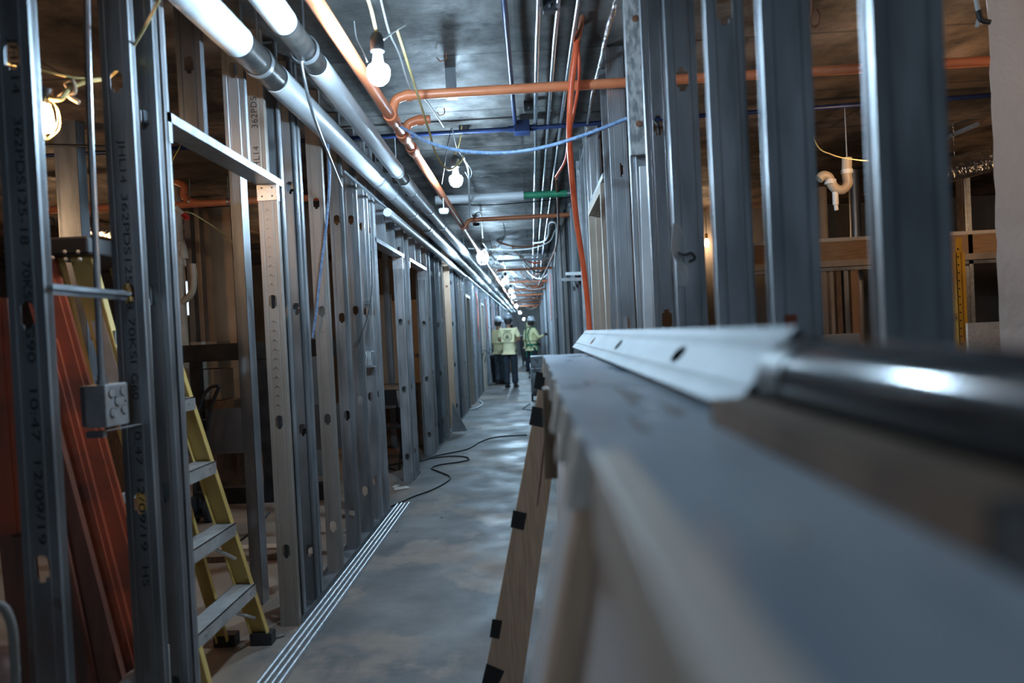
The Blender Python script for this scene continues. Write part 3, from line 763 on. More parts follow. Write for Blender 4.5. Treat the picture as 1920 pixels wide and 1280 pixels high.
# thin service pipes between and under the big ones
for k, (dx, dz, r, lab) in enumerate(((-1.0, 1.32, 0.012, 'thin steel pipe above and between the two white pipes'), (-0.79, 1.36, 0.010, 'thin steel conduit above the white pipe beside the orange pipe'), (-1.15, 1.08, 0.010, 'thin steel conduit below the white pipe nearest the studs'))):
    MB().tube([(dx, -0.5 if k < 2 else 4.4, 1.38 + dz), (dx, 10, 1.38 + dz), (dx, 35, 1.38 + dz)], r, 8).build('thin_pipe', M['conduit'], label=lab, cat='pipe')
MB().tube([(-1.12, 5.6, 1.38 + 1.02), (-1.12, 12, 1.38 + 1.02)], 0.035, 16).box((-1.2, 6.94, 2.385), (-1.12, 6.96, 2.405)).box((-1.2, 8.81, 2.385), (-1.12, 8.83, 2.405)).build('short_duct', M['white_pipe'], label='short grey pipe tucked under the nearer white pipe past the second doorway', cat='pipe')

OX, OZ = -0.676, 1.38 + 1.15
orange = thing('sprinkler_main', 'long orange plastic pipe running down the corridor beside the white pipes', 'pipe', (OX, -0.5, OZ - 0.03))
MB().tube([(OX, -0.6, OZ), (OX, 4, OZ), (OX - 0.01, 12, OZ), (OX - 0.01, 24, OZ), (OX - 0.01, 40, OZ)], 0.028, 18).build('pipe_run', M['orange_pipe'], orange)
for y in (3.62, 3.95, 4.25, 7.4, 10.8, 14.0, 17.3):
    MB().lathe([(0.034, -0.06), (0.036, -0.055), (0.036, 0.055), (0.034, 0.06)], (OX, y, OZ), 18, 'y').build('coupling', M['orange_pipe'], orange)
def branch(y, z, x1, label, group=None, r=0.025, name='sprinkler_branch'):
    t = thing(name, label, 'pipe', (OX, y, OZ), group=group)
    x0 = OX + 0.01
    MB().tube(curve_pts([(OX, y, OZ + 0.02), (OX, y, z - 0.07), (OX + 0.02, y, z - 0.02), (OX + 0.07, y, z)], 5), r, 14).build('elbow', M['orange_pipe'], t)
    MB().cyl((OX + 0.06, y, z), (x1, y, z), r, 16).build('pipe_run', M['orange_pipe'], t)
    MB().ring((OX + 0.09, y, z), (1, 0, 0), r, 0.03, 0.005, 20).build('coupling', M['orange_pipe'], t)
    return t
branch(3.66, 1.38 + 1.275, 4.6, 'thick orange pipe crossing the corridor near the ceiling, nearest to the camera')
sb = P(808, 227, 4.05)
st_ = branch(4.02, sb.z, sb.x, 'short capped orange stub pipe beside the orange main')
branch(7.75, 1.38 + 1.275, 0.53, 'second orange pipe crossing the corridor, just past the green and white pipe')
branch(14.0, 1.38 + 1.26, 0.53, 'third orange pipe crossing the corridor under a grey strut')
branch(17.5, 1.38 + 1.26, 0.53, 'fourth orange pipe crossing the corridor, above the workers')
for i, y in enumerate((20.5, 23.5, 26.5, 29.5, 33)):
    branch(y, 1.38 + 1.24, 0.53, 'small orange pipe crossing the far end of the corridor', 'far orange cross pipes')
# reducers on the nearer stub, little steel clips
# blue conduits
BY, BZ = 4.87, 1.38 + 1.42
MB().tube([(-7, BY, BZ), (-0.02, BY, BZ)], 0.016, 12).build('blue_conduit', M['blue_conduit'], label='blue conduit crossing the ceiling left of the blue box', cat='conduit')
MB().tube([(0.06, BY, BZ), (4.6, BY - 0.2, BZ)], 0.016, 12).build('blue_conduit', M['blue_conduit'], label='blue conduit crossing the ceiling right of the blue box', cat='conduit')
MB().tube([(-0.056, -0.4, BZ + 0.01), (-0.05, 3.2, BZ + 0.01), (-0.045, 4.72, BZ)], 0.014, 12).build('blue_conduit', M['blue_conduit'], label='blue conduit running lengthwise along the ceiling to the blue box', cat='conduit')
bb = thing('blue_junction_box', 'blue painted junction box on the ceiling where blue conduits meet', 'box', (0.0, BY, BZ - 0.03))
MB().box((-0.055, BY - 0.06, BZ - 0.035), (0.055, BY + 0.06, BZ + 0.045)).build('box_body', M['blue_conduit'], bb, bevel=0.004)
for x in (-0.075, 0.075):
    MB().cyl((x - 0.02, BY, BZ), (x + 0.02, BY, BZ), 0.022, 12).build('connector', M['blue_conduit'], bb)
# ceiling conduits on the right
for x, lab, r in ((0.10, 'leftmost of the three shiny conduits along the corridor ceiling', 0.014), (0.188, 'middle one of the three shiny conduits along the corridor ceiling', 0.012), (0.277, 'rightmost of the three shiny conduits along the corridor ceiling', 0.012)):
    pts = [(x, -0.4, H - 0.05), (x, 3.2, H - 0.05), (x - 0.004, 3.5, H - 0.06), (x - 0.004, 5.2, H - 0.06), (x, 5.5, H - 0.045), (x, 12, H - 0.05), (x - 0.01, 19, H - 0.05)]
    t = thing('ceiling_conduit', lab, 'conduit', (x, 0, H - 0.06))
    MB().tube(pts, r, 10).build('tube', M['conduit'], t)
    for y in (2.6, 4.55, 7.1, 10.0):
        MB().ring((x, y, H - 0.055), (0, 1, 0), r + 0.001, 0.03, 0.003, 16).build('coupling', M['conduit'], t)
for k, (x, y) in enumerate(((0.15, 3.15), (0.16, 2.75), (0.05, 4.55))):
    t = thing('conduit_strap', 'dark strap bracket holding the ceiling conduits in front of the nearest orange cross pipe' if k < 2 else 'dark strap bracket by the blue ceiling box', 'bracket', (x, y, H - 0.07), group='dark conduit straps' if k < 2 else None)
    MB().box((x - 0.03, y - 0.02, H - 0.07), (x + 0.03, y + 0.02, H)).build('plate', M['black_plastic'], t, bevel=0.003)
    MB().cyl((x, y - 0.03, H - 0.05), (x, y + 0.03, H - 0.05), 0.006, 8).build('bolt', M['galv'], t)
# green and white pipe
gw = thing('wrapped_cross_pipe', 'white pipe with a green wrapped end crossing the corridor', 'pipe', (-0.9, 6.65, 1.38 + 1.26))
yy, zz = 6.65, 1.38 + 1.30
MB().cyl((-0.86, yy, zz), (-0.03, yy, zz), 0.042, 20).build('white_section', M['white_pipe'], gw)
MB().cyl((-0.03, yy, zz), (0.40, yy, zz), 0.033, 20).build('green_section', M['green_pipe'], gw)
MB().cyl((0.40, yy, zz), (0.54, yy, zz), 0.028, 20).build('grey_end', M['galv'], gw)
MB().ring((-0.03, yy, zz), (1, 0, 0), 0.036, 0.03, 0.008, 24).build('collar', M['white_pipe'], gw)
# grey struts across
for y, z in ((13.6, H - 0.12),):
    MB().box((-0.6, y, z), (0.54, y + 0.05, z + 0.05)).build('ceiling_strut', M['galv_dark'], label='grey steel strut across the ceiling above the third orange cross pipe', cat='strut')
cable('ceiling_wire', [(-0.9, 7.2, H - 0.14), (-0.3, 7.2, H - 0.17), (0.3, 7.2, H - 0.15), (0.5, 7.2, H - 0.13)], 0.005, 'black_cable', 'thin dark wire stretched behind the green and white pipe', 'wire')
cable('ceiling_wire', [(-0.9, 10.5, H - 0.2), (-0.1, 10.5, H - 0.26), (0.3, 10.3, H - 0.2), (0.42, 10.3, H - 0.02)], 0.008, 'white_cord', 'white cable looping across between the second orange pipe and the caged lamp', 'cable')

# ------------------------------------------------------------------ ceiling fittings and cables
def led_lamp(p, r, label, m='bulb', caged=False, cord_to=None, group=None, tilt=0.0):
    t = thing('work_lamp', label, 'lamp', p, group=group)
    mb = MB().lathe([(0.001, -r * 1.02), (r * 0.45, -r * 0.94), (r * 0.8, -r * 0.62), (r, -r * 0.1), (r * 1.0, r * 0.35), (r * 0.85, r * 0.62), (r * 0.6, r * 0.72)], p, 20)
    mb.build('bulb', M[m], t)
    MB().lathe([(r * 0.6, r * 0.72), (r * 0.48, r * 1.1), (r * 0.40, r * 1.9)], p, 18).build('heat_sink', M['hat_white'], t)
    MB().lathe([(r * 0.42, r * 1.9), (r * 0.62, r * 1.95), (r * 0.62, r * 3.0), (r * 0.45, r * 3.5), (r * 0.2, r * 3.7)], p, 16).build('socket', M['black_plastic'], t)
    if caged:
        cg = MB()
        for k in range(8):
            a = 2 * math.pi * k / 8
            cg.tube(curve_pts([(p[0] + rr * math.cos(a), p[1] + rr * math.sin(a), p[2] + hh) for rr, hh in ((r * 0.6, r * 2.4), (r * 1.5, r * 0.8), (r * 1.6, -r * 0.6), (r * 0.9, -r * 1.9), (0.002, -r * 2.1))], 4), 0.0035, 6)
        cg.ring((p[0], p[1], p[2] + r * 0.6), (0, 0, 1), r * 1.5, 0.006, 0.005, 24).ring((p[0], p[1], p[2] - r * 0.6), (0, 0, 1), r * 1.55, 0.006, 0.005, 24)
        cg.build('wire_cage', M['white_cord'], t)
    top = Vector(p) + Vector((0, 0, r * 3.6))
    if cord_to is not None:
        MB().tube(curve_pts([top, (top + Vector(cord_to)) / 2 + Vector((0.01, 0, 0.0)), Vector(cord_to)], 5), 0.006, 8).build('cord', M['yellow_cord'], t)
    return t
pA = P(710, 138, 2.6)
led_lamp(pA, 0.042, 'large glowing bulb hanging by a pale cord nearest the camera', cord_to=P(665, -60, 2.35))
pB = P(855, 338, 4.9)
led_lamp(pB, 0.048, 'second glowing bulb down the corridor, tilted beside a tangle of cords', cord_to=(pB.x + 0.06, 4.9, H - 0.03))
pC = P(905, 482, 9.8)
led_lamp(pC, 0.05, 'third glowing bulb down the corridor, inside a round wire cage', caged=True, cord_to=(pC.x, 9.8, H - 0.02))
pos = [(14.6, 948, 526), (15.6, 943, 531), (18.6, 958, 546), (22, 962, 556), (27, 968, 574), (33, 975, 586), (40, 982, 598)]
for i, (y, px, py) in enumerate(pos):
    p_ = P(px, py, y); led_lamp(p_, 0.05, 'small glowing bulb near the far end of the corridor', m='bulb_far', group='far corridor bulbs', cord_to=(p_.x, y, H - 0.02))
led_lamp((-0.5, -2.6, 2.35), 0.034, 'glowing bulb of the corridor string hanging behind the camera', cord_to=(-0.5, -2.4, H - 0.02))
led_lamp((2.7, 0.3, 2.40), 0.05, 'added unseen bulb in the right room, lighting the plaster column', m='bulb_fill', cord_to=(2.7, 0.3, H - 0.02))  # unseen bulb, added to light the column and the right room
# string-light cord
cable('light_string_cord', [P(745, 58, 2.9), P(765, 120, 3.1), P(787, 190, 3.5), P(806, 250, 3.9), P(818, 290, 4.2), P(840, 318, 4.5), P(862, 305, 4.75), P(869, 293, 4.9)], 0.006, 'yellow_cord', 'yellow cord of the light string hanging from the first hook to the second bulb', 'cord')
cable('light_string_cord', [P(868, 293, 4.9), P(878, 320, 5.3), P(880, 370, 6.3), P(884, 405, 7.3), P(900, 400, 8.2), P(905, 445, 9.6)], 0.008, 'white_cord', 'white cord of the light string between the second and the caged bulb', 'cord')
cable('light_string_cord', [P(905, 455, 9.8), (-0.55, 11.5, 2.60), (-0.45, 13, 2.66), (-0.5, 14.6, 2.75), (-0.5, 17, 2.62), (-0.5, 19, 2.72), (-0.5, 24, 2.65), (-0.55, 28, 2.72)], 0.009, 'white_cord', 'white cord of the light string past the caged bulb', 'cord')
cable('grey_ceiling_cable', [P(705, -40, 2.9), P(728, 55, 3.1), P(748, 100, 3.3), P(770, 165, 3.6), P(800, 190, 3.9), P(832, 238, 4.3)], 0.005, 'white_cord', 'thin grey cable crossing the ceiling behind the nearest bulb', 'cable')
cable('tie_wire', [P(664, 40, 2.9), P(668, 70, 2.85), P(680, 95, 2.75), P(688, 115, 2.65)], 0.002, 'white_cord', 'thin looping tie wire left of the nearest bulb', 'wire')
cable('tie_wire', [P(720, 74, 2.7), P(738, 60, 2.8), P(760, 47, 2.9)], 0.003, 'white_cord', 'short tie wire right of the nearest bulb socket', 'wire')
cable('blue_braided_cable', [P(748, 236, 3.75), P(770, 248, 3.7), P(800, 265, 3.6), P(850, 280, 3.5), P(900, 286, 3.4), P(950, 286, 3.35), P(1000, 280, 3.3), P(1050, 268, 3.2), P(1110, 248, 3.15), P(1176, 222, 3.1)], 0.0085, 'blue_cable', 'light blue braided cable slung across the corridor under the blue conduit', 'cable', n=10)
cable('orange_flex_tube', [P(1083, 60, 3.5), P(1078, 110, 3.5), P(1071, 165, 3.55), P(1068, 220, 3.6), P(1068, 270, 3.7), P(1073, 340, 3.85), P(1082, 420, 4.0), P(1094, 500, 4.1), P(1102, 570, 4.15), P(1108, 660, 4.15), P(1112, 760, 4.12)], 0.016, 'red_cable', 'orange-red flexible tube hanging down in front of the right door frame', 'tube', n=12)
cable('rust_cable', [P(1083, 70, 3.52), P(1086, 140, 3.6), P(1078, 200, 3.7), P(1066, 260, 4.0), P(1060, 300, 4.2), P(1042, 332, 4.4)], 0.008, 'red_cable', 'thin orange cable curling down beside the orange-red flexible tube', 'cable')
cable('rust_cable', [P(1096, -30, 3.2), P(1090, 40, 3.4), P(1084, 75, 3.5)], 0.014, 'copper_cable', 'rust-brown cable bundle tied at the top of the orange-red tube', 'cable')
cable('rust_cable', [P(1043, 335, 6.2), P(1046, 380, 7.0), P(1046, 440, 8.2), P(1036, 480, 10), P(1010, 535, 13)], 0.012, 'copper_cable', 'rust-brown cable snaking down the right side past the green pipe', 'cable')
cable('armoured_cable', [P(1158, -40, 3.0), P(1150, 20, 3.1), P(1138, 60, 3.3), P(1124, 125, 3.8), P(1112, 170, 4.3), P(1100, 245, 5.0), P(1086, 320, 6.2), P(1066, 390, 8)], 0.012, 'foil', 'shiny armoured cable running along the top of the right studs', 'cable')
cable('white_loop_cable', [P(1000, 456, 10), P(1020, 452, 9.8), P(1028, 440, 9.5), P(1030, 420, 9.2), P(1038, 416, 9), P(1044, 425, 9), P(1042, 470, 9.5), P(1040, 500, 10)], 0.013, 'white_cord', 'white cable bent in a loop at the top of the far right studs', 'cable')
# ceiling hooks, small detector
for k, (px, py, y) in enumerate(((838, 135, 3.7), (748, 48, 2.95), (835, 80, 3.0), (664, 35, 2.9), (835, 245, 4.6))):
    q = P(px, py, y); q.z = H
    cable('ceiling_hook', [q, q - Vector((0.0, 0, 0.03)), q - Vector((0.03, 0.01, 0.045)), q - Vector((0.05, 0, 0.02))], 0.003, 'copper_cable', 'bent rusty tie wire sticking out of the ceiling concrete', 'wire', 'bent ceiling wires', sub=3)
q = P(848, 205, 3.9)
br_ = MB().box((q.x - 0.03, q.y, H - 0.16), (q.x + 0.03, q.y + 0.004, H)).box((q.x - 0.03, q.y, H - 0.165), (q.x + 0.03, q.y + 0.05, H - 0.16))
br_.build('hanger_plate', M['galv_dark'], label='grey hanger plate on the ceiling behind the nearest orange cross pipe', cat='bracket')
q = P(872, 287, 5.0)
MB().box((q.x - 0.035, q.y - 0.03, H - 0.06), (q.x + 0.035, q.y + 0.03, H)).build('ceiling_box', M['black_plastic'], label='small dark box on the ceiling above the second bulb', cat='box', bevel=0.004)
cable('tie_wire', [P(846, 240, 4.6), P(838, 280, 4.7), P(832, 320, 4.8), P(828, 345, 4.85)], 0.003, 'black_cable', 'left thin black wire hanging above the second bulb', 'wire')
cable('tie_wire', [P(848, 240, 4.6), P(856, 275, 4.75), P(868, 295, 4.9), P(884, 320, 5.0), P(880, 335, 5.0), P(872, 322, 4.95)], 0.0035, 'black_cable', 'right thin black wire hanging above the second bulb', 'wire')
for k, (px, py, y) in enumerate(((832, 395, 5.6), (893, 420, 9), (978, 482, 13))):
    q = P(px, py, y); r = 0.042 if k == 0 else 0.045
    t = thing('round_fitting', ['white round ceiling fitting under the orange main beside the second bulb', 'small dark round fitting by the second orange cross pipe', 'white round detector cup on the far ceiling'][k], 'fitting', q)
    MB().lathe([(0.002, -0.03), (r * 0.7, -0.028), (r, -0.01), (r, 0.015), (r * 0.5, 0.02)], q, 18).build('cup', M['hat_white' if k != 1 else 'black_plastic'], t)
    MB().cyl(q + Vector((0, 0, 0.018)), (q.x, q.y, H if k else q.z + 0.1), 0.006, 8).build('stem', M['galv'], t)
# messy cables overhead in the distance
cols = ['copper_cable', 'copper_cable', 'white_cord', 'black_cable', 'red_cable', 'galv_bright', 'conduit', 'copper_cable', 'orange_pipe', 'white_cord']
for i in range(34):
    y = 11.5 + i * 0.72 + random.uniform(-0.3, 0.3)
    a = (random.uniform(-0.5, 0.1), y + random.uniform(-0.15, 0.15), H - 0.004); b = (random.uniform(0.3, 0.45), y + random.uniform(-0.2, 0.2), H - random.choice((0.005, 0.005, 0.25)))
    cable('overhead_cable', sag(a, b, random.uniform(0.05, 0.26)), random.uniform(0.007, 0.014), cols[i % len(cols)], 'thin cable sagging under the ceiling in the far half of the corridor', 'cable', 'far overhead cables', sub=3, n=6)
for i in range(14):
    y = 9.5 + i * 1.3
    a = (random.uniform(-0.6, -0.3), y, H); b = (a[0] + random.uniform(-0.15, 0.15), y + random.uniform(0, 0.5), H - random.uniform(0.2, 0.34))
    cable('hanging_wire', [a, (Vector(a) + Vector(b)) / 2 + Vector((0.06, 0, 0)), b], 0.005, random.choice(('black_cable', 'white_cord')), 'short wire dangling from the far ceiling between the bulbs', 'wire', 'dangling far wires', sub=4, n=6)
for i in range(7):
    p_ = P(920 + i * 3, 470 + i * 9, 11 + i * 1.3)
    cable('wire_tangle', curve_pts([p_ + Vector((random.uniform(-.15, .15), random.uniform(-.2, .2), random.uniform(-.1, .1))) for _ in range(5)], 3), 0.006, random.choice(('black_cable', 'copper_cable')), 'tangled wire under the ceiling by the far bulbs', 'wire', 'far tangled wires', sub=2, n=6)
for i in range(8):
    y = 6 + 3.1 * i
    cable('wall_cable', [(LX + 0.012, y, 2.3), (LX + 0.02, y + 0.2, 1.9), (LX + 0.016, y + 0.1, 1.5), (LX + 0.01, y + 0.3, 1.2)] if i > 2 else [(RX - 0.01, y + 6, 2.6), (RX - 0.02, y + 6.2, 2.0), (RX - 0.012, y + 6.4, 1.6)], 0.008, random.choice(('red_cable', 'white_cord', 'copper_cable')),
          ('loose cable hanging down the far left studs' if i > 2 else 'loose cable hanging down the far right studs'), 'cable', ('loose cables on the left wall' if i > 2 else 'loose cables on the right wall'))
# ------------------------------------------------------------------ things on the corridor floor
for k in range(4):
    x = -1.172 + 0.030 * k
    mb = MB()
    y0, y1 = 2.45 + 0.03 * k, 5.66 + 0.02 * (k % 2)
    prof = [(-0.0085, 0.0), (-0.0085, 0.015), (-0.006, 0.021), (-0.002, 0.023), (0.002, 0.023), (0.006, 0.021), (0.0085, 0.015), (0.0085, 0.0)]
    mb.prism(prof, lambda u, v, t, x=x: (x + u, t, 0.001 + v), y0, y1)
    mb.build('furring_channel', M['galv_bright'], label=['shiny metal channel on the floor, the one against the stud wall', 'shiny metal channel on the floor, second from the stud wall', 'shiny metal channel on the floor, third from the stud wall', 'shiny metal channel on the floor, outermost towards the walkway'][k], cat='channel')
def floor_pts(l, z=0.008): return [PZ(x, y, z) for x, y in l]
def z6(x, y): return (300 + x / 2.743, 827 + y / 2.743)
cable('extension_cord', floor_pts([z6(*q) for q in ((1172, 342), (1240, 312), (1300, 285), (1400, 248), (1478, 205), (1490, 180), (1440, 158), (1396, 138), (1440, 120), (1540, 106), (1590, 92), (1560, 78), (1480, 77), (1390, 88), (1332, 104))]), 0.0075, 'black_cable', 'dark extension cord winding over the corridor floor', 'cord')
cable('extension_cord', floor_pts([z6(*q) for q in ((1210, 146), (1172, 134), (1195, 120), (1330, 98), (1430, 72), (1540, 50), (1590, 36), (1640, 6))] + [(920, 821), (950, 817), (988, 815)]), 0.0075, 'black_cable', 'second dark cord running ahead across the floor towards the wooden crate', 'cord')
cable('extension_cord', floor_pts([(994, 756), (986, 762), (980, 766), (990, 768), (1004, 769)], 0.006), 0.007, 'black_cable', 'thin cord curled on the floor by the grey blower', 'cord')
for k, (x, y, w_, h_) in enumerate(((752, 915, .14, .10), (742, 912, .10, .05), (515, 1190, .10, .05), (560, 907, .05, .03))):
    q = PZ(x, y, 0.004)
    mb = MB(); a = 0.4 + k
    u = Vector((math.cos(a), math.sin(a), 0)); v = Vector((-math.sin(a), math.cos(a), 0))
    mb.hexa([q + u * w_ * i + v * h_ * j + Vector((0, 0, zz)) for zz in (0, 0.006) for i, j in ((-.5, -.5), (.5, -.4), (.45, .5), (-.4, .45))])
    mb.build('floor_scrap', M['paper' if k < 2 else 'drywall'], label=['crumpled pale scrap on the floor by the second left doorway', 'small grey scrap beside the crumpled one at the second left doorway', 'flat grey scrap at the foot of the chevron jamb', 'little pale chip on the left room floor'][k], cat='scrap')
for i in range(14):
    x = random.uniform(-1.15, 0.1); y = random.uniform(3.5, 12); s = random.uniform(0.004, 0.012)
    MB().box((x, y, 0.0005), (x + s * 1.6, y + s, s * 0.6)).build('debris_chip', M['galv_dark' if i % 2 else 'drywall'], label='tiny dark chip of debris on the corridor floor', cat='debris', group='floor chips')

# ------------------------------------------------------------------ wooden crates on the right
ZT = 1.38 - 0.087
M['scuff'] = mat('brown_scuffed_wood', (0.22, 0.19, 0.18), (0.30, 0.28, 0.27), 20, 0.5)
LEAN = 0.22
def face_x(z, x_top=0.048): return x_top - LEAN * (ZT - z)
def crate(y0, y1, label, xt, lean):
    t = thing('wooden_crate', label, 'crate', ((xt + 0.2), (y0 + y1) / 2, 0))
    fx = lambda z: xt - lean * (ZT - z)
    wtop = 0.36
    def slab(a0, a1, z0, z1, ya, yb): # slab following the leaning face, depth a0..a1 behind the face
        return MB().hexa([(fx(z0) + a0, ya, z0), (fx(z0) + a1, ya, z0), (fx(z0) + a1, yb, z0), (fx(z0) + a0, yb, z0),
                          (fx(z1) + a0, ya, z1), (fx(z1) + a1, ya, z1), (fx(z1) + a1, yb, z1), (fx(z1) + a0, yb, z1)])
    slab(0.02, 0.034, 0.04, ZT - 0.04, y0 + 0.005, y1 - 0.005).build('face_panel', M['ply_face'], t)
    slab(0.032, 0.24, 0.09, ZT - 0.045, y0 + 0.02, y1 - 0.02).build('core', M['ply_brown'], t)
    slab(0.0, 0.038, 0.0, 0.089, y0, y1).build('bottom_rail', M['pine'], t)
    slab(0.0, 0.10, ZT - 0.038, ZT - 0.004, y0, y1).build('top_rail', M['pine_pale'], t)
    tp = MB().box((xt - 0.012, y0, ZT - 0.010), (min(xt + wtop, RX - 0.01), y1, ZT))
    tp.build('top_board', M['ply_top'], t)
    return t, slab
near, slab = crate(-0.55, 1.05, 'long wooden crate leaning on the right studs, blurred in the foreground', 0.048, LEAN)
for y in (0.04, 0.61):
    slab(-0.001, 0.021, 0.09, ZT - 0.04, y - 0.028, y + 0.028).build('batten', M['pine'], near)
for y in (0.60, 0.80, 1.02):
    slab(-0.014, 0.004, ZT - 0.060, ZT - 0.002, y - 0.035, y + 0.03).build('cleat', M['pine_pale'], near)
MB().box((0.034, -0.55, ZT - 0.05), (0.056, 0.44, ZT + 0.010)).build('edge_strip', M['pine_pale'], near, bevel=0.002)
def blotch(cx, cy, rx, ry, name, m, seed):
    rnd = random.Random(seed); n = 26; pts = []
    for k in range(n):
        a = 2 * math.pi * k / n; w = 1 + 0.28 * math.sin(3 * a + seed) + 0.18 * rnd.uniform(-1, 1)
        pts.append((cx + rx * w * math.cos(a), cy + ry * w * math.sin(a)))
    MB().prism(pts, lambda u, v, t: (u, v, t), ZT, ZT + 0.0006).build(name, M[m], near)
blotch(0.100, 0.285, 0.007, 0.014, 'sheen_spot', 'cloth_white', 1)  # pale sheen of the crate top, painted on as a flat blotch
blotch(0.118, 0.88, 0.010, 0.10, 'scuff_mark', 'scuff', 2); blotch(0.140, 0.72, 0.007, 0.06, 'scuff_mark', 'scuff', 3); blotch(0.09, 0.62, 0.004, 0.05, 'scuff_mark', 'scuff', 4)
far, slab2 = crate(1.06, 2.46, 'farther wooden crate standing end to end behind the blurred one', 0.05, 0.02)
for y in (1.12, 1.30, 1.58, 1.95, 2.38):
    slab2(-0.016, 0.002, ZT - 0.07, ZT - 0.002, y - 0.03, y + 0.03).build('cleat', M['pine_pale'], far)
slab2(-0.03, 0.0, ZT - 0.26, ZT - 0.05, 1.62, 1.70).build('hanging_block', M['pine_dark'], far)
# brownish rail stock and dark tube lying on the crates
MB().box((0.151, -0.4, ZT + 0.001), (0.186, 0.235, ZT + 0.024)).build('shade_strip', M['black_plastic'], label='black strip standing in for shade under the dark pipe, bottom right', cat='strip')  # black block put where the underside of the pipe lies in shadow
MB().box((0.151, 0.24, ZT + 0.001), (0.186, 0.60, ZT + 0.022)).build('brown_batten', M['pine_dark'], label='brown wooden batten lying on the crate top beside the dark pipe', cat='batten')
dp = thing('dark_pipe', 'thick dark glossy pipe lying along the crate tops, blurred at the right', 'pipe', (0.237, 0.0, ZT))
m_dark = mat('glossy_black_pipe', (0.03, 0.034, 0.04), rough=0.13, metal=0.0); M['dark_pipe'] = m_dark
MB().tube([(0.224, -0.5, ZT + 0.035), (0.224, 0.60, ZT + 0.035)], 0.034, 40).build('pipe_run', m_dark, dp)
MB().tube([(0.240, 0.58, ZT + 0.032), (0.240, 2.3, ZT + 0.032)], 0.028, 24).build('inner_pipe', m_dark, dp)
MB().ring((0.224, 0.57, ZT + 0.035), (0, 1, 0), 0.034, 0.05, 0.0015, 32).build('pipe_band', M['black_plastic'], dp)
# steel stud lying tilted over the pipe
me = stud_mesh(2.42, (0.36, 1.03, 1.72), 'oval', 1, 'galv_matt').copy()
for v_ in me.vertices: v_.co.y *= 0.34
st = bpy.data.objects.new('metal_stud', me); COL.objects.link(st)
a = Vector((0.174, 0.62, ZT + 0.010)); u = Vector((0.060, 0, 0.070)).normalized(); ax = Vector((0, 1, 0)); nrm = ax.cross(u)
# local x -> u (across web), local z -> +Y (length), local y -> away from the camera-left side (down/right)
yl = ax.cross(u)
st.matrix_world = Matrix(((u.x, yl.x, ax.x, a.x), (u.y, yl.y, ax.y, a.y), (u.z, yl.z, ax.z, a.z), (0, 0, 0, 1)))
tag(st, 'bright steel stud with oval punch-outs lying tilted on top of the crates', 'stud')
# leaning board with tape at the end of the far crate
yb = 2.50
mb = MB()
def bx_(z): return 0.033 - 0.238 * (1.25 - z)
tt = thing('leaning_board', 'knotty pine board with black tape patches leaning at the crate end', 'board', (bx_(0) + 0.07, yb, 0))
w_ = 0.150
mb.hexa([(bx_(0.0), yb, 0), (bx_(0) + w_, yb, 0.0), (bx_(0) + w_, yb + 0.038, 0.0), (bx_(0), yb + 0.038, 0), (bx_(1.272), yb, 1.272), (bx_(1.272) + w_ * 0.6, yb, 1.275), (bx_(1.272) + w_ * 0.6, yb + 0.038, 1.275), (bx_(1.272), yb + 0.038, 1.272)])
mb.build('board', M['pine'], tt)
def on_board(px, py): return P(px, py, yb - 0.0006)
for pl_ in (((1005, 696), (1024, 700), (1018, 732), (1001, 728)), ((998, 761), (1028, 767), (1021, 802), (992, 796)), ((962, 956), (988, 962), (982, 994), (957, 988)), ((923, 1160), (942, 1163), (936, 1198), (918, 1194)), ((912, 1243), (946, 1258), (930, 1292), (903, 1282))):
    pts = [on_board(x, y) for x, y in pl_]
    MB().add(pts + [p + Vector((0, -0.0008, 0)) for p in pts], [(0, 1, 2, 3), (7, 6, 5, 4), (0, 4, 5, 1), (1, 5, 6, 2), (2, 6, 7, 3), (3, 7, 4, 0)]).build('tape_patch', M['tape'], tt)
kp = [on_board(x, y) for x, y in ((1034, 728), (1040, 748), (1047, 764), (1040, 770), (1022, 756), (1029, 742))]
MB().add(kp + [p + Vector((0, -0.0005, 0)) for p in kp], [tuple(range(6)), tuple(range(11, 5, -1))] + [(i, (i + 1) % 6, 6 + (i + 1) % 6, 6 + i) for i in range(6)]).build('knot', M['wood_warm'], tt)
q = on_board(1036, 757); MB().cyl(q, q - Vector((0, 0.0012, 0)), 0.006, 10).build('knot', M['knot'], tt)
ck = [on_board(x, y) for x, y in ((1022, 800), (1017, 850), (1012, 900), (1006, 950), (1008, 950), (1015, 900), (1020, 850), (1024, 802))]
MB().add(ck + [p + Vector((0, -0.0004, 0)) for p in ck], [tuple(range(8)), tuple(range(15, 7, -1))] + [(i, (i + 1) % 8, 8 + (i + 1) % 8, 8 + i) for i in range(8)]).build('split', M['knot'], tt)

# ------------------------------------------------------------------ ladder
lad = thing('step_ladder', 'yellow step ladder with grey treads standing folded in the first left doorway', 'ladder', (-1.5, 2.85, 0))
ftR, ftL = Vector((-1.315, 3.16, 0.03)), Vector((-1.315, 2.58, 0.03))
tpR, tpL = Vector((-1.64, 2.90, 1.74)), Vector((-1.64, 2.50, 1.74))
def rail(a, b, name, wdt=0.075, th=0.028, flip=1):
    d = (b - a).normalized()
    X_ = Vector((1, 0, 0)); X_ = (X_ - d * X_.dot(d)).normalized(); Y_ = d.cross(X_)
    # channel: web faces sideways (Y), two flanges
    mb = MB(); t = 0.004
    def fl(cx, cy, wx, wy):
        c = lambda p: p + X_ * cx + Y_ * cy
        mb.bar(c(a), c(b), X_, wx, wy)
    fl(0, 0, wdt, t); fl(wdt / 2, flip * th / 2, t, th); fl(-wdt / 2, flip * th / 2, t, th)
    return mb.build(name, M['yellow_fg'], lad)
rail(ftR, tpR, 'front_rail', flip=-1); rail(ftL, tpL, 'front_rail', flip=1)
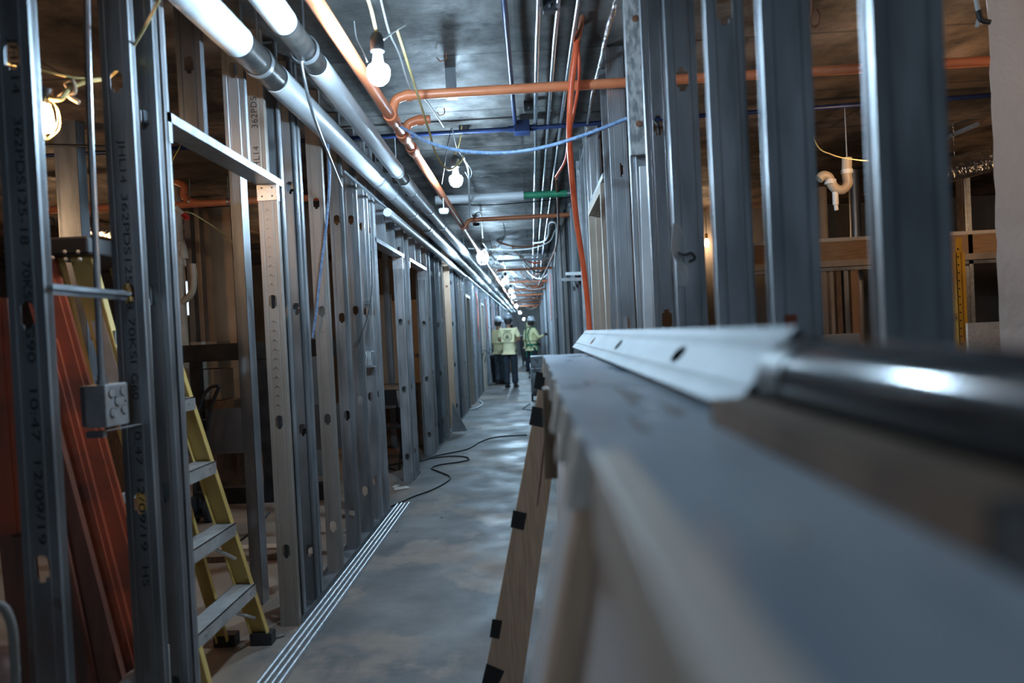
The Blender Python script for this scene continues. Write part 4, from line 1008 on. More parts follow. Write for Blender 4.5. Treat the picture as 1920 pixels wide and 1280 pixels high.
rr = Vector((-0.17, 0, 0)); rt = Vector((-0.10, 0, 0))
rail(ftR + rr + Vector((0, -0.03, 0)), tpR + rt, 'rear_rail', 0.05, 0.022, -1); rail(ftL + rr, tpL + rt, 'rear_rail', 0.05, 0.022, 1)
for k in range(5):
    s_ = (0.10 + 0.18 * (k + 0.7)) if k else 0.175
    s_ = 0.155 + 0.170 * k
    a, b = ftL.lerp(tpL, s_), ftR.lerp(tpR, s_)
    a = a + Vector((0, 0.004, 0)); b = b - Vector((0, 0.004, 0))
    mb = MB().box((a.x - 0.045, a.y, a.z - 0.004), (a.x + 0.05, b.y, a.z)).box((a.x + 0.046, a.y, a.z - 0.055), (a.x + 0.05, b.y, a.z)).box((a.x - 0.045, a.y, a.z - 0.03), (a.x - 0.041, b.y, a.z))
    for j in range(7): mb.box((a.x - 0.04 + j * 0.013, a.y + 0.01, a.z), (a.x - 0.034 + j * 0.013, b.y - 0.01, a.z + 0.0015))
    tr = mb.build('tread', M['alu'], lad)
    for yy in (a.y + 0.06, b.y - 0.06): MB().cyl((a.x + 0.050, yy, a.z - 0.025), (a.x + 0.053, yy, a.z - 0.025), 0.006, 8).build('rivet', M['galv'], tr)
    if k < 2:
        MB().tube([(a.x, (a.y + b.y) / 2 + 0.05, a.z - 0.03), (ftR.lerp(tpR, max(0.02, s_ - 0.12)).x, b.y - 0.005, a.z - 0.16)], 0.008, 8).build('tread_brace', M['alu'], lad)
for k in (1, 2, 3):
    s_ = 0.2 * k + 0.06; a = (ftL + rr).lerp(tpL + rt, s_); b = (ftR + rr).lerp(tpR + rt, s_)
    MB().bar(a, b, (0, 0, 1), 0.035, 0.02).build('rear_crossbar', M['alu'], lad)
for f, nm in ((ftR, 'f'), (ftL, 'f'), (ftR + rr, 'r'), (ftL + rr, 'r')):
    mb = MB().box((f.x - 0.045, f.y - 0.035, 0), (f.x + 0.055, f.y + 0.02, 0.055))
    for j in range(3): mb.box((f.x - 0.03 + j * 0.03, f.y - 0.037, 0.008), (f.x - 0.014 + j * 0.03, f.y - 0.035, 0.045))
    mb.build('rubber_foot', M['black_plastic'], lad)
cp = MB().box((tpL.x - 0.15, tpL.y - 0.06, 1.735), (tpL.x + 0.07, tpR.y + 0.05, 1.80)).build('top_cap', M['black_plastic'], lad, bevel=0.008)
for dy in (0.02, 0.09, 0.13):
    for dz in (1.752, 1.782):
        pass
for (px, py) in ((99, 483), (122, 472), (124, 486), (147, 472), (150, 486)):
    d = ray(px, py); tt_ = (tpL.y - 0.06) / d.y; q = CAM + d * tt_
    MB().lathe([(0.007, 0.001), (0.007, -0.003), (0.001, -0.005)], (q.x, tpL.y - 0.06, q.z), 12, 'y').build('rivet', M['paper'], cp)
st_lab = MB()
for s0, s1 in ((0.70, 0.86), (0.50, 0.66)):
    a = tpL.lerp(ftL, 1 - s1); b = tpL.lerp(ftL, 1 - s0)
    d = (b - a).normalized(); X_ = Vector((1, 0, 0)); X_ = (X_ - d * X_.dot(d)).normalized()
    off = Vector((0, -0.0035, 0))
    mb = MB().bar(a + off, b + off, X_, 0.05, 0.001)
    sk = mb.build('sticker', M['paper'], lad)
# ------------------------------------------------------------------ orange beams leaning behind the first two studs
def beam(a, b, w, th, m, label, name='rack_beam'):
    a = Vector(a); b = Vector(b)
    t = thing(name, label, 'beam', a)
    d = (b - a).normalized(); u = Vector((1, 0.25, 0)); u = (u - d * u.dot(d)).normalized(); n = d.cross(u)
    MB().bar(a, b, u, w, th).build('beam_body', M[m], t)
    if m == 'orange_steel':
        MB().bar(a + u * (w / 2 + 0.008) + n * 0.004, b + u * (w / 2 + 0.008) + n * 0.004, u, 0.016, th * 0.6).build('step_lip', M[m], t)
        for k in range(3):
            q = a.lerp(b, 0.94 - 0.03 * k) - n * math.copysign(th / 2 + 0.001, n.y) * 1.0
            MB().cyl(q, q + n * (-0.004 if n.y > 0 else 0.004), 0.006, 8).build('bolt', M['galv_bright'], t)
    return t
def pb(px, py, Y): return P(px, py, Y)
beam(pb(218, 1300, 2.31), pb(72, 745, 2.33), 0.075, 0.04, 'orange_wood', 'widest dusty red-brown plank leaning behind the two nearest left studs', 'plank')
beam(pb(164, 1300, 2.24), pb(88, 930, 2.25), 0.055, 0.04, 'orange_wood', 'low red-brown plank end just behind the nearest left stud', 'plank')
beam(pb(290, 1300, 2.44), pb(66, 490, 2.46), 0.100, 0.04, 'orange_steel', 'rusty orange steel beam leaning in front of the yellow ladder')
beam(pb(250, 1300, 2.39), pb(80, 640, 2.42), 0.060, 0.04, 'orange_steel', 'orange steel beam leaning between the dusty plank and the rusty beam')
beam(pb(16, 1000, 2.1), pb(-16, 560, 2.12), 0.06, 0.04, 'orange_steel', 'orange beam at the very left edge behind the nearest stud')
beam(pb(62, 1290, 2.2), pb(6, 760, 2.2), 0.085, 0.045, 'orange_wood', 'brown stained plank low at the left edge behind the nearest stud', 'plank')
# white plastic pipe behind the second stud, elbow on the floor
wp = thing('white_drain_pipe', 'white plastic pipe standing beside the second left stud', 'pipe', P(306, 1260, 2.21))
MB().tube([P(307, 1330, 2.2), P(297, 1100, 2.2), P(284, 800, 2.2), P(274, 560, 2.22)], 0.0125, 14, rs=[0.016, 0.0155, 0.013, 0.010]).build('pipe_run', M['white_pvc'], wp)
MB().tube([P(304, 1212, 2.2), P(308, 1300, 2.2)], 0.021, 16).build('coupling', M['white_pvc'], wp)
MB().tube(curve_pts([P(225, 1300, 2.3), P(245, 1272, 2.3), P(262, 1262, 2.3), P(268, 1240, 2.3), P(284, 1236, 2.32)], 4), 0.022, 14).build('pipe_elbow', M['white_pvc'], label='white plastic pipe elbow at the foot of the second left stud', cat='pipe')
MB().tube(curve_pts([P(-14, 1130, 1.45), P(8, 1140, 1.45), P(22, 1175, 1.45), P(27, 1230, 1.45), P(30, 1300, 1.45)], 4), 0.009, 12).build('bent_tube', M['drywall'], label='blurred bent grey tube in the bottom left corner', cat='tube')
MB().ball(P(2, 1262, 1.6), 0.045, 16, (0.9, 0.8, 1.5)).build('padded_bundle', M['pink'], label='blurred pinkish padded bundle in the bottom left corner', cat='bundle')

# ------------------------------------------------------------------ left room
wl = thing('caged_lamp', 'warm glowing caged work lamp hanging at the upper left behind the nearest stud', 'lamp', P(84, 214, 2.3))
q = P(84, 222, 2.3); r = 0.028
MB().lathe([(0.002, -0.05), (r * 0.7, -0.042), (r, -0.012), (r * 0.85, 0.02), (r * 0.4, 0.045)], q, 16).build('bulb', M['bulb_warm'], wl)
cg = MB()
for k in range(8):
    a = 2 * math.pi * k / 8
    cg.tube(curve_pts([(q.x + rr_ * math.cos(a), q.y + rr_ * math.sin(a), q.z + hh) for rr_, hh in ((0.02, 0.07), (0.042, 0.03), (0.04, -0.03), (0.002, -0.075))], 4), 0.002, 6)
cg.build('wire_cage', M['yellow_cord'], wl)
MB().tube([q + Vector((0, 0, 0.05)), q + Vector((0.01, 0, 0.10))], 0.022, 14).build('socket', M['black_plastic'], wl)
MB().tube(curve_pts([q + Vector((0.0, 0, 0.07)), P(112, 186, 2.3), P(126, 172, 2.32), P(142, 160, 2.35)], 4), 0.009, 8).build('hook_cord', M['yellow_cord'], wl)
cable('yellow_cord', [P(-20, 108, 2.2), P(26, 122, 2.25), P(60, 128, 2.28), P(110, 140, 2.32), P(150, 147, 2.35), P(205, 145, 2.4), P(245, 95, 2.2), P(292, 12, 1.9), P(306, -30, 1.85)], 0.0045, 'yellow_cord', 'yellow extension cord draped behind the first two left studs at the top', 'cord')
cable('knotted_strap', [P(110, 182, 2.33), P(128, 168, 2.33), P(124, 158, 2.33), P(136, 152, 2.33), P(140, 172, 2.33), P(130, 180, 2.33), P(148, 192, 2.33)], 0.008, 'tan_cloth', 'knotted tan cloth strip tied on the yellow cord beside the caged lamp', 'strap')
cable('yellow_cord', [P(189, 148, 2.4), P(165, 152, 2.36), P(142, 160, 2.34)], 0.008, 'yellow_cord', 'short yellow cord end tied into the knotted cloth strip', 'cord')
ox = P(340, 383, 6.1)
lp = thing('sprinkler_branch', 'orange pipe with a double elbow crossing the left room below the ceiling', 'pipe', ox)
MB().tube([P(60, 395, 6.1), P(340, 384, 6.1), P(440, 378, 6.1), P(600, 370, 6.1)], 0.030, 14).build('pipe_run', M['orange_pipe'], lp)
MB().tube(curve_pts([P(318, 336, 6.15), P(336, 343, 6.12), P(346, 350, 6.1), P(345, 366, 6.1), P(358, 378, 6.1), P(380, 382, 6.1)], 4), 0.032, 14).build('elbow', M['orange_pipe'], lp)
for px in (356, 428):
    a = P(px, 335, 6.1); b = P(px + 1, 378, 6.1)
    MB().cyl((b.x, b.y, H), b, 0.006, 8).build('hanger_rod', M['galv'], lp)
    MB().ring(b, (1, 0, 0), 0.031, 0.02, 0.004, 18).build('hanger_ring', M['galv'], lp)
rc = thing('red_capped_tube', 'pale tube with a glowing red cap hanging in the left room', 'tube', P(342, 402, 5.0))
MB().tube([P(330, 388, 5.0), P(345, 403, 5.0)], 0.014, 12).build('tube_body', M['white_pvc'], rc)
MB().tube([P(344, 402, 5.0), P(352, 410, 5.0)], 0.021, 12).build('cap', M['red'], rc)
cable('yellow_cord', [(P(318, 384, 5.0).x, 5.0, H), P(325, 384, 5.0), P(360, 400, 5.0), P(400, 425, 5.0), P(436, 454, 4.9)], 0.005, 'yellow_cord', 'thin yellow cord hanging below the orange pipe in the left room', 'cord')
cable('tie_wire', [(P(310, 250, 4.5).x, 4.5, H), P(316, 258, 4.5), P(332, 265, 4.5), P(338, 272, 4.5), P(328, 292, 4.5), P(321, 306, 4.5)], 0.004, 'brass', 'bent brass-coloured wire with a small end fitting in the left room', 'wire')
fd = MB().tube([P(60, 402, 7), P(90, 405, 7), P(130, 414, 7), P(180, 426, 7), P(230, 436, 7)], 0.09, 20)
fd.build('foil_duct', M['foil'], label='crinkled silver flexible duct behind the ladder top', cat='duct')
MB().tube([P(356, 398, 8), P(366, 420, 8), P(385, 470, 8), P(389, 500, 8)], 0.06, 16).build('foil_duct', M['foil'], label='crinkled silver duct bend beside the brown plywood panel', cat='duct')
MB().tube([P(60, 272, 4.4), P(250, 275, 4.4)], 0.009, 8).build('dark_conduit', M['black_cable'], label='dark thin conduit under the left room ceiling', cat='conduit')
# plywood clad column and framing
pa, pb_ = P(389, 600, 7.4), P(437, 600, 7.4)
MB().box((pa.x, 7.4, 0.0), (pb_.x + 0.03, 7.7, H)).build('plywood_column', M['ply_brown'], label='tall brown plywood-clad column in the left room', cat='column')
for k, (px, m_, wv) in enumerate(((362, 'galv_dark', 0.06), (373, 'galv_dark', 0.03), (380, 'galv_tan', 0.05), (142, 'galv_dark', 0.15), (455, 'galv', 0.06))):
    Y = (6.8, 7.3, 7.1, 4.4, 3.62)[k]
    q = P(px, 620, Y)
    lab = ['grey steel stud beside the tan drain stack in the left room', 'dark steel stud in the left room between the drain stack and plywood column', 'dusty steel stud at the edge of the plywood column', 'wide ribbed steel stud standing behind the ladder top', 'steel stud turned edgeways behind the first left doorway'][k]
    mb = MB().box((q.x - wv / 2, Y, 0), (q.x + wv / 2, Y + 0.0015, H)).box((q.x - wv / 2, Y, 0), (q.x - wv / 2 + 0.0015, Y + 0.09, H)).box((q.x + wv / 2 - 0.0015, Y, 0), (q.x + wv / 2, Y + 0.09, H))
    if k != 4:
        for j in range(3): mb.box((q.x - wv / 2 + 0.01 + 0.006 * j, Y - 0.001, 0), (q.x - wv / 2 + 0.012 + 0.006 * j, Y, H))
        mb.build('metal_stud', M[m_], label=lab, cat='stud')
    else:
        for s in (0.12, 0.20, 0.28, 0.4): mb.box((q.x - wv / 2 + s * wv, Y - 0.002, 0), (q.x - wv / 2 + s * wv + 0.003, Y, H))
        o = mb.build('metal_stud', M[m_], label=lab, cat='stud')
ds = thing('drain_stack', 'tan plastic drain stack with couplings standing in the left room', 'pipe', P(338, 650, 6.3))
q = P(338, 560, 6.3)
MB().cyl((q.x, 6.3, 0), (q.x, 6.3, H), 0.052, 18).build('pipe_run', M['tan_pvc'], ds)
for py in (462, 490):
    z_ = P(338, py, 6.3).z; MB().cyl((q.x, 6.3, z_ - 0.04), (q.x, 6.3, z_ + 0.04), 0.062, 18).build('coupling', M['tan_pvc'], ds)
MB().tube(curve_pts([(q.x - 0.6, 6.3, 2.35), (q.x - 0.1, 6.3, 2.40), (q.x + 0.02, 6.3, 2.35), (q.x + 0.05, 6.3, 2.2)], 4), 0.045, 14).build('branch_pipe', M['tan_pvc'], ds)
MB().tube(curve_pts([(q.x + 0.02, 6.28, 1.80), (q.x + 0.10, 6.28, 1.86), (q.x + 0.14, 6.28, 1.95), (q.x + 0.14, 6.28, 2.15)], 4), 0.03, 12).build('side_branch', M['tan_pvc'], ds)
# bright daylit openings seen far through the left room
for k, (px, w_p) in enumerate(((351, 0.10), (384, 0.12))):
    q = P(px, 545, 12.8)
    t = thing('window', ['pale daylit window pane glimpsed behind the drain stack', 'pale daylit window pane glimpsed beside the plywood column'][k], 'window', (q.x, 12.85, q.z - 0.3))
    t.name = 'window_%d' % (k + 1); t['kind'] = 'structure'
    MB().box((q.x - w_p, 12.86, q.z - 0.45), (q.x + w_p, 12.88, q.z + 0.18)).build('pane', M['window_day'], t)
    MB().box((q.x - w_p - 0.03, 12.84, q.z + 0.18), (q.x + w_p + 0.03, 12.9, q.z + 0.22)).box((q.x - w_p - 0.03, 12.84, q.z - 0.49), (q.x + w_p + 0.03, 12.9, q.z - 0.45)).build('window_frame', M['door_paint'], t)
# black steel cart / rack
bc = thing('black_cart', 'black steel rack frame with a heavy top bar standing in the left room', 'rack', (-2.7, 6.2, 0))
a, b = P(318, 665, 6.0), P(640, 660, 6.0)
zt = a.z
MB().box((a.x, 5.98, zt - 0.075), (b.x, 6.05, zt + 0.075)).build('top_bar', M['black_paint'], bc)
for px in (372, 500, 566):
    q = P(px, 800, 6.0)
    MB().box((q.x - 0.045, 5.99, 0), (q.x + 0.045, 6.05, zt - 0.07)).build('upright', M['black_paint'], bc)
q0, q1 = P(395, 918, 6.0), P(630, 914, 6.0)
MB().box((q0.x, 5.97, 0.0), (q1.x, 6.1, 0.14)).build('base_beam', M['black_paint'], bc)
MB().box((a.x, 6.05, zt - 0.9), (b.x, 6.06, zt - 0.5)).build('mesh_panel', M['drywall_dark'], bc)
ht = thing('hand_truck', 'black hand truck with a curved handle in the left room', 'hand truck', P(385, 905, 5.4))
hb = lambda x, y: P(x, y, 5.4) + Vector((0, 0, -0.21 * max(0.0, (y - 700) / 205.0)))
for dx in (0, 22):
    MB().tube(curve_pts([hb(362 + dx, 905), hb(364 + dx, 830), hb(368 + dx, 770), hb(378 + dx, 740), hb(392 + dx * 0.8, 722), hb(408, 718)], 4), 0.014, 10).build('handle_tube', M['black_paint'], ht)
zlow = hb(370, 905).z
for py in (770, 830, 880):
    MB().tube([hb(364, py), hb(388, py)], 0.01, 8).build('crossbar', M['black_paint'], ht)
for px in (362, 392):
    MB().cyl(hb(px, 905) + Vector((-0.02, 0, 0.0)), hb(px, 905) + Vector((0.02, 0, 0)), 0.1, 18).build('wheel', M['dark_hole'], ht)
MB().bar(hb(358, 912), hb(396, 912), (0, 1, 0), 0.2, 0.01).build('toe_plate', M['black_paint'], ht)
for k, (px, py, w_c, h_c) in enumerate(((393, 690, 0.13, 0.13), (398, 762, 0.14, 0.15), (352, 772, 0.12, 0.12))):
    q = P(px, py, 6.7)
    bxn = thing('cardboard_box', ['upper brown cardboard box beyond the black rack', 'lower brown cardboard box behind the hand truck', 'brown cardboard box left of the black rack upright'][k], 'box', q - Vector((0, 0, h_c / 2)))
    q.z = (0.865, 1.13, 1.01)[k] - 0 + h_c if k != 1 else 1.13 + 0
    q.z = 0.865 + h_c + (0.31 if k == 0 else 0)
    MB().box((q.x - w_c, 6.6, q.z - h_c), (q.x + w_c, 6.9, q.z + h_c)).build('carton_body', M['carton'], bxn, bevel=0.004)
    MB().box((q.x - 0.02, 6.598, q.z - h_c), (q.x + 0.02, 6.6, q.z + h_c)).build('packing_tape', M['paper'], bxn)
MB().box((-4.6, 6.59, 0), (-2.9, 6.95, 0.86)).build('storage_bench', M['pine_dark'], label='rough brown bench behind the black rack holding cardboard boxes', cat='bench')
for k, (px, py) in enumerate(((560, 830), (615, 820), (600, 640))):
    pass
cable('extension_cord', [P(398, 1040, 4.6), P(430, 1025, 4.6), P(455, 1010, 4.6), P(485, 985, 4.5), P(505, 960, 4.6)], 0.008, 'black_cable', 'black cord lying on the dusty floor of the left room', 'cord')
t = thing('scrap_board', 'short scrap boards on the dusty floor behind the chevron jamb', 'board', PZ(520, 1045, 0))
q = PZ(520, 1050, 0.0)
MB().box((q.x - 0.5, q.y, 0), (q.x + 0.12, q.y + 0.09, 0.038)).build('board', M['pine_dark'], t)
MB().box((q.x - 0.45, q.y + 0.15, 0), (q.x + 0.12, q.y + 0.24, 0.038)).build('board', M['pine'], t)
# grey wall panel behind the second half of the first doorway
MB().box((-2.55, 7.05, 0.0), (-2.1, 7.17, H)).build('wallboard_pier', M['drywall'], label='grey wallboard pier behind the chevron jamb in the left room', cat='panel')
# things beyond second and third doorways
dr = thing('door_1', 'cream door with a dark knob glimpsed through the third left doorway', 'door', (-2.1, 12.0, 0)); dr['kind'] = 'structure'
MB().box((-2.75, 12.0, 0), (-1.75, 12.05, 2.03)).build('door_leaf', M['door_cream'], dr, bevel=0.004)
q = P(781, 665, 11.98); MB().lathe([(0.02, 0), (0.03, -0.03), (0.03, -0.05), (0.01, -0.06)], (q.x, 12.0, q.z), 14, 'y').build('door_knob', M['galv_dark'], dr)
dd = MB().box((P(712, 640, 9.0).x, 9.0, 0), (P(738, 640, 9.0).x, 9.04, 1.95))
dd.build('leaning_door', M['door_cream'], label='cream door slab standing beyond the second left doorway', cat='door', bevel=0.003)
MB().box((P(724, 640, 8.6).x, 8.6, 0), (P(729, 640, 8.6).x + 0.04, 8.66, H)).build('metal_stud', M['galv_dark'], label='steel stud in front of the cream door slab beyond the second left doorway', cat='stud')
tb = thing('folding_table', 'small table under a white dust sheet beyond the second left doorway', 'table', (P(728, 730, 8.0).x - 0.1, 8.0, 0))
q = P(728, 728, 8.0); zt = q.z
MB().box((q.x - 0.5, 7.8, zt - 0.03), (q.x + 0.2, 8.4, zt)).build('tabletop', M['pine_dark'], tb)
for dx in (-0.45, 0.15):
    for dy in (7.85, 8.35): MB().cyl((q.x + dx, dy, 0), (q.x + dx, dy, zt - 0.02), 0.018, 10).build('leg', M['black_paint'], tb)
mb = MB(); vs = []; n = 14
for i in range(n + 1):
    for j in range(n + 1):
        u_, v_ = i / n, j / n
        x = q.x - 0.55 + 0.8 * u_; y = 7.75 + 0.7 * v_
        edge = max(0, abs(u_ - 0.5) * 2 - 0.84, abs(v_ - 0.5) * 2 - 0.84)
        vs.append((x, y, zt + 0.008 + 0.01 * math.sin(7 * u_ + 5 * v_) - edge * 1.3))
mb.add(vs, [(i * (n + 1) + j, (i + 1) * (n + 1) + j, (i + 1) * (n + 1) + j + 1, i * (n + 1) + j + 1) for i in range(n) for j in range(n)], True)
sh = mb.build('dust_sheet', M['cloth_white'], label='white dust sheet spread over the small table', cat='sheet')
sd = sh.modifiers.new('solid', 'SOLIDIFY'); sd.thickness = 0.004
fc = thing('folding_chair', 'dark folding chair below the sheeted table beyond the second left doorway', 'chair', (P(733, 790, 7.6).x, 7.6, 0))
q = P(733, 770, 7.6)
MB().box((q.x - 0.2, 7.2, 0.43), (q.x + 0.15, 7.55, 0.46)).build('seat', M['black_plastic'], fc)
for dx, l in ((-0.19, 1), (0.14, 1)):
    MB().tube([(q.x + dx, 7.56, 0), (q.x + dx, 7.2, 0.82)], 0.011, 8).build('leg', M['black_paint'], fc)
    MB().tube([(q.x + dx, 7.2, 0), (q.x + dx, 7.5, 0.45)], 0.011, 8).build('leg', M['black_paint'], fc)
MB().box((q.x - 0.2, 7.19, 0.68), (q.x + 0.15, 7.21, 0.84)).build('backrest', M['black_plastic'], fc)
q = P(786, 760, 8.9)
MB().box((q.x - 0.55, 8.7, 0), (-1.36, 8.95, q.z + 0.3)).build('wooden_chest', M['pine_dark'], label='dark brown chest seen through the third left doorway', cat='chest', bevel=0.01)
# triangular grey offcut leaning at the left studs
tri = MB().prism([(0, 0), (0.30, 0.02), (0.04, 0.42)], lambda u, v, t: (LX + 0.01 + u * 0.75, 9.7 - u * 0.25 + t, 0.02 + v), 0, 0.02)
tri.build('triangular_offcut', M['galv_bright'], label='pale triangular metal offcut propped at the foot of the left studs', cat='offcut')
cable('floor_hose', floor_pts([(868, 765), (880, 768), (896, 764), (905, 757), (900, 752)], 0.012), 0.02, 'white_cord', 'pale hose end curled on the floor by the tan door frame', 'hose')

# ------------------------------------------------------------------ right room
pt = thing('drain_trap', 'white plastic drain trap hanging under the ceiling of the right room', 'pipe', P(1590, 300, 5.0))
trap = [P(1588, 296, 5.0), P(1588, 330, 5.0), P(1590, 343, 5.0), P(1580, 356, 5.0), P(1566, 353, 5.0), P(1558, 342, 5.0), P(1553, 332, 5.0), P(1543, 329, 5.0), P(1535, 336, 5.0)]
MB().tube(curve_pts(trap, 4), 0.033, 16).build('trap_bend', M['tan_pvc'], pt)
MB().cyl(P(1588, 300, 5.0), (P(1588, 300, 5.0).x, 5.0, H), 0.005, 8).build('hanger_rod', M['galv'], pt)
for px, py in ((1588, 322), (1557, 341)):
    q = P(px, py, 5.0); MB().ring(q, (0, 0, 1), 0.033, 0.03, 0.006, 20).build('coupling', M['white_pvc'], pt)
q = P(1566, 360, 5.0)
MB().tube([q, q - Vector((0, 0, 0.09))], 0.02, 14).build('cleanout', M['white_pvc'], pt)
MB().tube([q - Vector((0, 0, 0.08)), q - Vector((-0.004, 0, 0.13))], 0.014, 12).build('cleanout_cap', M['white_pvc'], pt)
MB().tube([P(1538, 352, 7.3), (P(1540, 455, 7.3).x, 7.3, 0)], 0.06, 16).build('drain_stack', M['tan_pvc'], label='tan plastic pipe dropping left of the drain trap in the right room', cat='pipe')
MB().tube([(P(1603, 370, 7.3).x, 7.3, H), (P(1603, 450, 7.3).x, 7.3, 0.0)], 0.055, 16).build('steel_duct', M['galv'], label='grey round duct behind the drain trap in the right room', cat='duct')
ya = 7.0
a, b = P(1400, 470, ya), P(1860, 455, ya)
zb = (a.z + b.z) / 2 - 0.02
hb_ = thing('wood_header', 'long warm brown wooden header beam across the right room', 'beam', ((a.x + b.x) / 2, ya, zb))
MB().box((a.x, ya, zb - 0.10), (b.x + 1, ya + 0.09, zb + 0.09)).build('beam', M['wood_warm'], hb_)
MB().box((a.x, ya - 0.01, zb + 0.09), (b.x + 1, ya + 0.10, zb + 0.125)).build('top_plate', M['pine_pale'], hb_)
MB().box((a.x, ya - 0.02, zb - 0.16), (b.x + 1, ya + 0.10, zb - 0.10)).build('metal_track', M['galv_tan'], hb_)
MB().box((a.x, ya - 0.0, zb - 0.20), (b.x + 1, ya + 0.10, zb - 0.165)).build('lower_track', M['galv_dark'], hb_)
def rstud(px, Y, wpx, m_, lab, z0=0, z1=H, name='metal_stud'):
    q = P(px, 560, Y); hw = wpx * Y / FPX / 2
    mb = MB().box((q.x - hw, Y, z0), (q.x + hw, Y + 0.002, z1)).box((q.x - hw, Y, z0), (q.x - hw + 0.002, Y + 0.09, z1)).box((q.x + hw - 0.002, Y, z0), (q.x + hw, Y + 0.09, z1))
    mb.build(name, M[m_], label=lab, cat='stud')
zl = zb - 0.2
rstud(1546, 7.02, 12, 'galv_tan', 'dusty steel stud under the wooden header, behind the second right stud', 0, zl)
rstud(1561, 7.02, 7, 'door_paint', 'narrow pale stud under the wooden header', 0, zl)
rstud(1574, 7.02, 10, 'pine_dark', 'dark brown stud under the wooden header, left of the shiny one', 0, zl, 'wood_stud')
rstud(1588, 7.02, 9, 'galv', 'shiny steel stud under the middle of the wooden header', 0, zl)
rstud(1604, 7.02, 14, 'ply_brown', 'brown board upright under the wooden header, right of the shiny stud', 0, zl, 'wood_stud')
rstud(1660, 7.05, 8, 'galv', 'steel stud above the wooden header behind the nearest right stud', zb + 0.12, H)
rstud(1687, 6.0, 9, 'galv_tan', 'dusty stud behind the nearest right stud by the second yellow upright', 0, 1.6)
rstud(1815, 7.05, 8, 'pine_dark', 'brown wooden stud above the header beside the plaster column', zb + 0.12, H, 'wood_stud')
rstud(1824, 7.0, 8, 'galv_bright', 'bright steel stud beside the plaster column edge', 0, H)
def rack_upright(px, Y, top_px, bot, label, wpx=16):
    q = P(px, 600, Y); hw = wpx * Y / FPX / 2; zt_ = P(px, top_px, Y).z
    t = thing('rack_upright', label, 'rack', (q.x, Y, 0))
    mb = MB().box((q.x - hw, Y, 0), (q.x - hw * 0.1, Y + 0.004, zt_ - 0.10)).box((q.x + hw * 0.0, Y + 0.01, 0), (q.x + hw, Y + 0.014, zt_ - 0.10)).box((q.x - hw * 0.1, Y, 0), (q.x, Y + 0.014, zt_ - 0.1))
    mb.box((q.x - hw * 0.8, Y + 0.004, zt_ - 0.10), (q.x + hw * 0.5, Y + 0.012, zt_))
    mb.box((q.x - hw, Y, 0), (q.x - hw + 0.004, Y + 0.07, zt_ - 0.1)).box((q.x + hw - 0.004, Y, 0), (q.x + hw, Y + 0.07, zt_ - 0.1))
    body = mb.build('column', M['yellow_rack'], t)
    hl = MB(); z = 0.1
    while z < zt_ - 0.03:
        hl.cyl((q.x - hw * 0.55, Y - 0.0005, z), (q.x - hw * 0.55, Y + 0.003 if z < zt_ - 0.1 else Y + 0.0035, z), 0.006, 8); z += 0.055
    hl.build('slot_row', M['dark_hole'], t)
    for z in (0.6, 1.02, zt_ - 0.55):
        MB().box((q.x - hw - 0.10, Y + 0.01, z), (q.x - hw, Y + 0.03, z + 0.03)).build('brace', M['yellow_rack'], t)
    return t
rack_upright(1806, 4.9, 445, 0, 'tall yellow perforated rack upright beside the plaster column')
rack_upright(1710, 5.4, 590, 0, 'shorter yellow rack upright behind the nearest right stud', 13)
q0, q1 = P(1530, 628, 5.2), P(1612, 625, 5.2)
MB().box((q0.x, 5.2, 0.0), (q1.x, 5.26, q0.z)).build('grey_board', M['drywall'], label='dull brown-grey board standing below the wooden header', cat='board')
q = P(1830, 605, 4.3)
MB().box((q.x - 0.05, 4.3, 0), (q.x + 0.3, 4.32, q.z)).build('strand_board', M['pine_pale'], label='rough strand board sheet at the foot of the plaster column', cat='board')
MB().tube([P(1730, 330, 5.6), P(1790, 316, 5.6), P(1850, 300, 5.6)], 0.10, 18).cyl(P(1790, 316, 5.6), P(1790, 316, 5.6) * 1 + Vector((0, 0, H - P(1790, 316, 5.6).z)), 0.004, 6).build('foil_duct', M['foil'], label='crinkled reflective duct by the plaster column under the right room ceiling', cat='duct')
MB().tube([P(1650, 380, 8), P(1665, 374, 8), P(1680, 385, 8)], 0.06, 14).cyl(P(1665, 374, 8), P(1665, 374, 8) + Vector((0, 0, H - P(1665, 374, 8).z)), 0.004, 6).build('foil_duct', M['foil'], label='small shiny duct bend between the two nearest right studs', cat='duct')
cable('yellow_cord', [(P(1505, 250, 4.5).x, 4.5, H), P(1528, 265, 4.5), P(1560, 290, 4.5), P(1600, 299, 4.5), P(1640, 302, 4.5), P(1690, 301, 4.5)], 0.004, 'yellow_cord', 'thin yellow cord sagging above the drain trap', 'cord')
cable('hanging_loop', [P(1520, -20, 2.2), P(1523, 20, 2.2), P(1519, 38, 2.2), P(1524, 50, 2.2), P(1534, 46, 2.2), P(1536, 30, 2.2), P(1532, 18, 2.2)], 0.0035, 'copper_cable', 'rusty wire loop hanging at the top between the two nearest gaps', 'wire')
cable('column_rope', [P(1826, -20, 2.97), P(1833, 15, 2.96), P(1836, 30, 2.96), P(1832, 50, 2.96)], 0.009, 'white_cord', 'frayed pale rope at the top of the plaster column', 'rope')
cable('column_rope', [P(1834, 20, 2.95), P(1840, 38, 2.95), P(1856, 42, 2.95)], 0.011, 'black_cable', 'short black tape end beside the frayed rope', 'tape')
MB().tube([P(1520, 243, 6.5), P(1830, 232, 6.5)], 0.03, 10).build('dark_pipe_run', M['black_paint'], label='dark pipe below the ceiling of the right room', cat='pipe')
MB().bar(P(1765, 262, 6.0), P(1835, 232, 5.6), (0, 0, 1), 0.03, 0.02).build('angle_strut', M['galv_bright'], label='slanting steel strut near the plaster column', cat='strut')
for k, (px, py) in enumerate(((1690, 650), (1700, 655))): pass
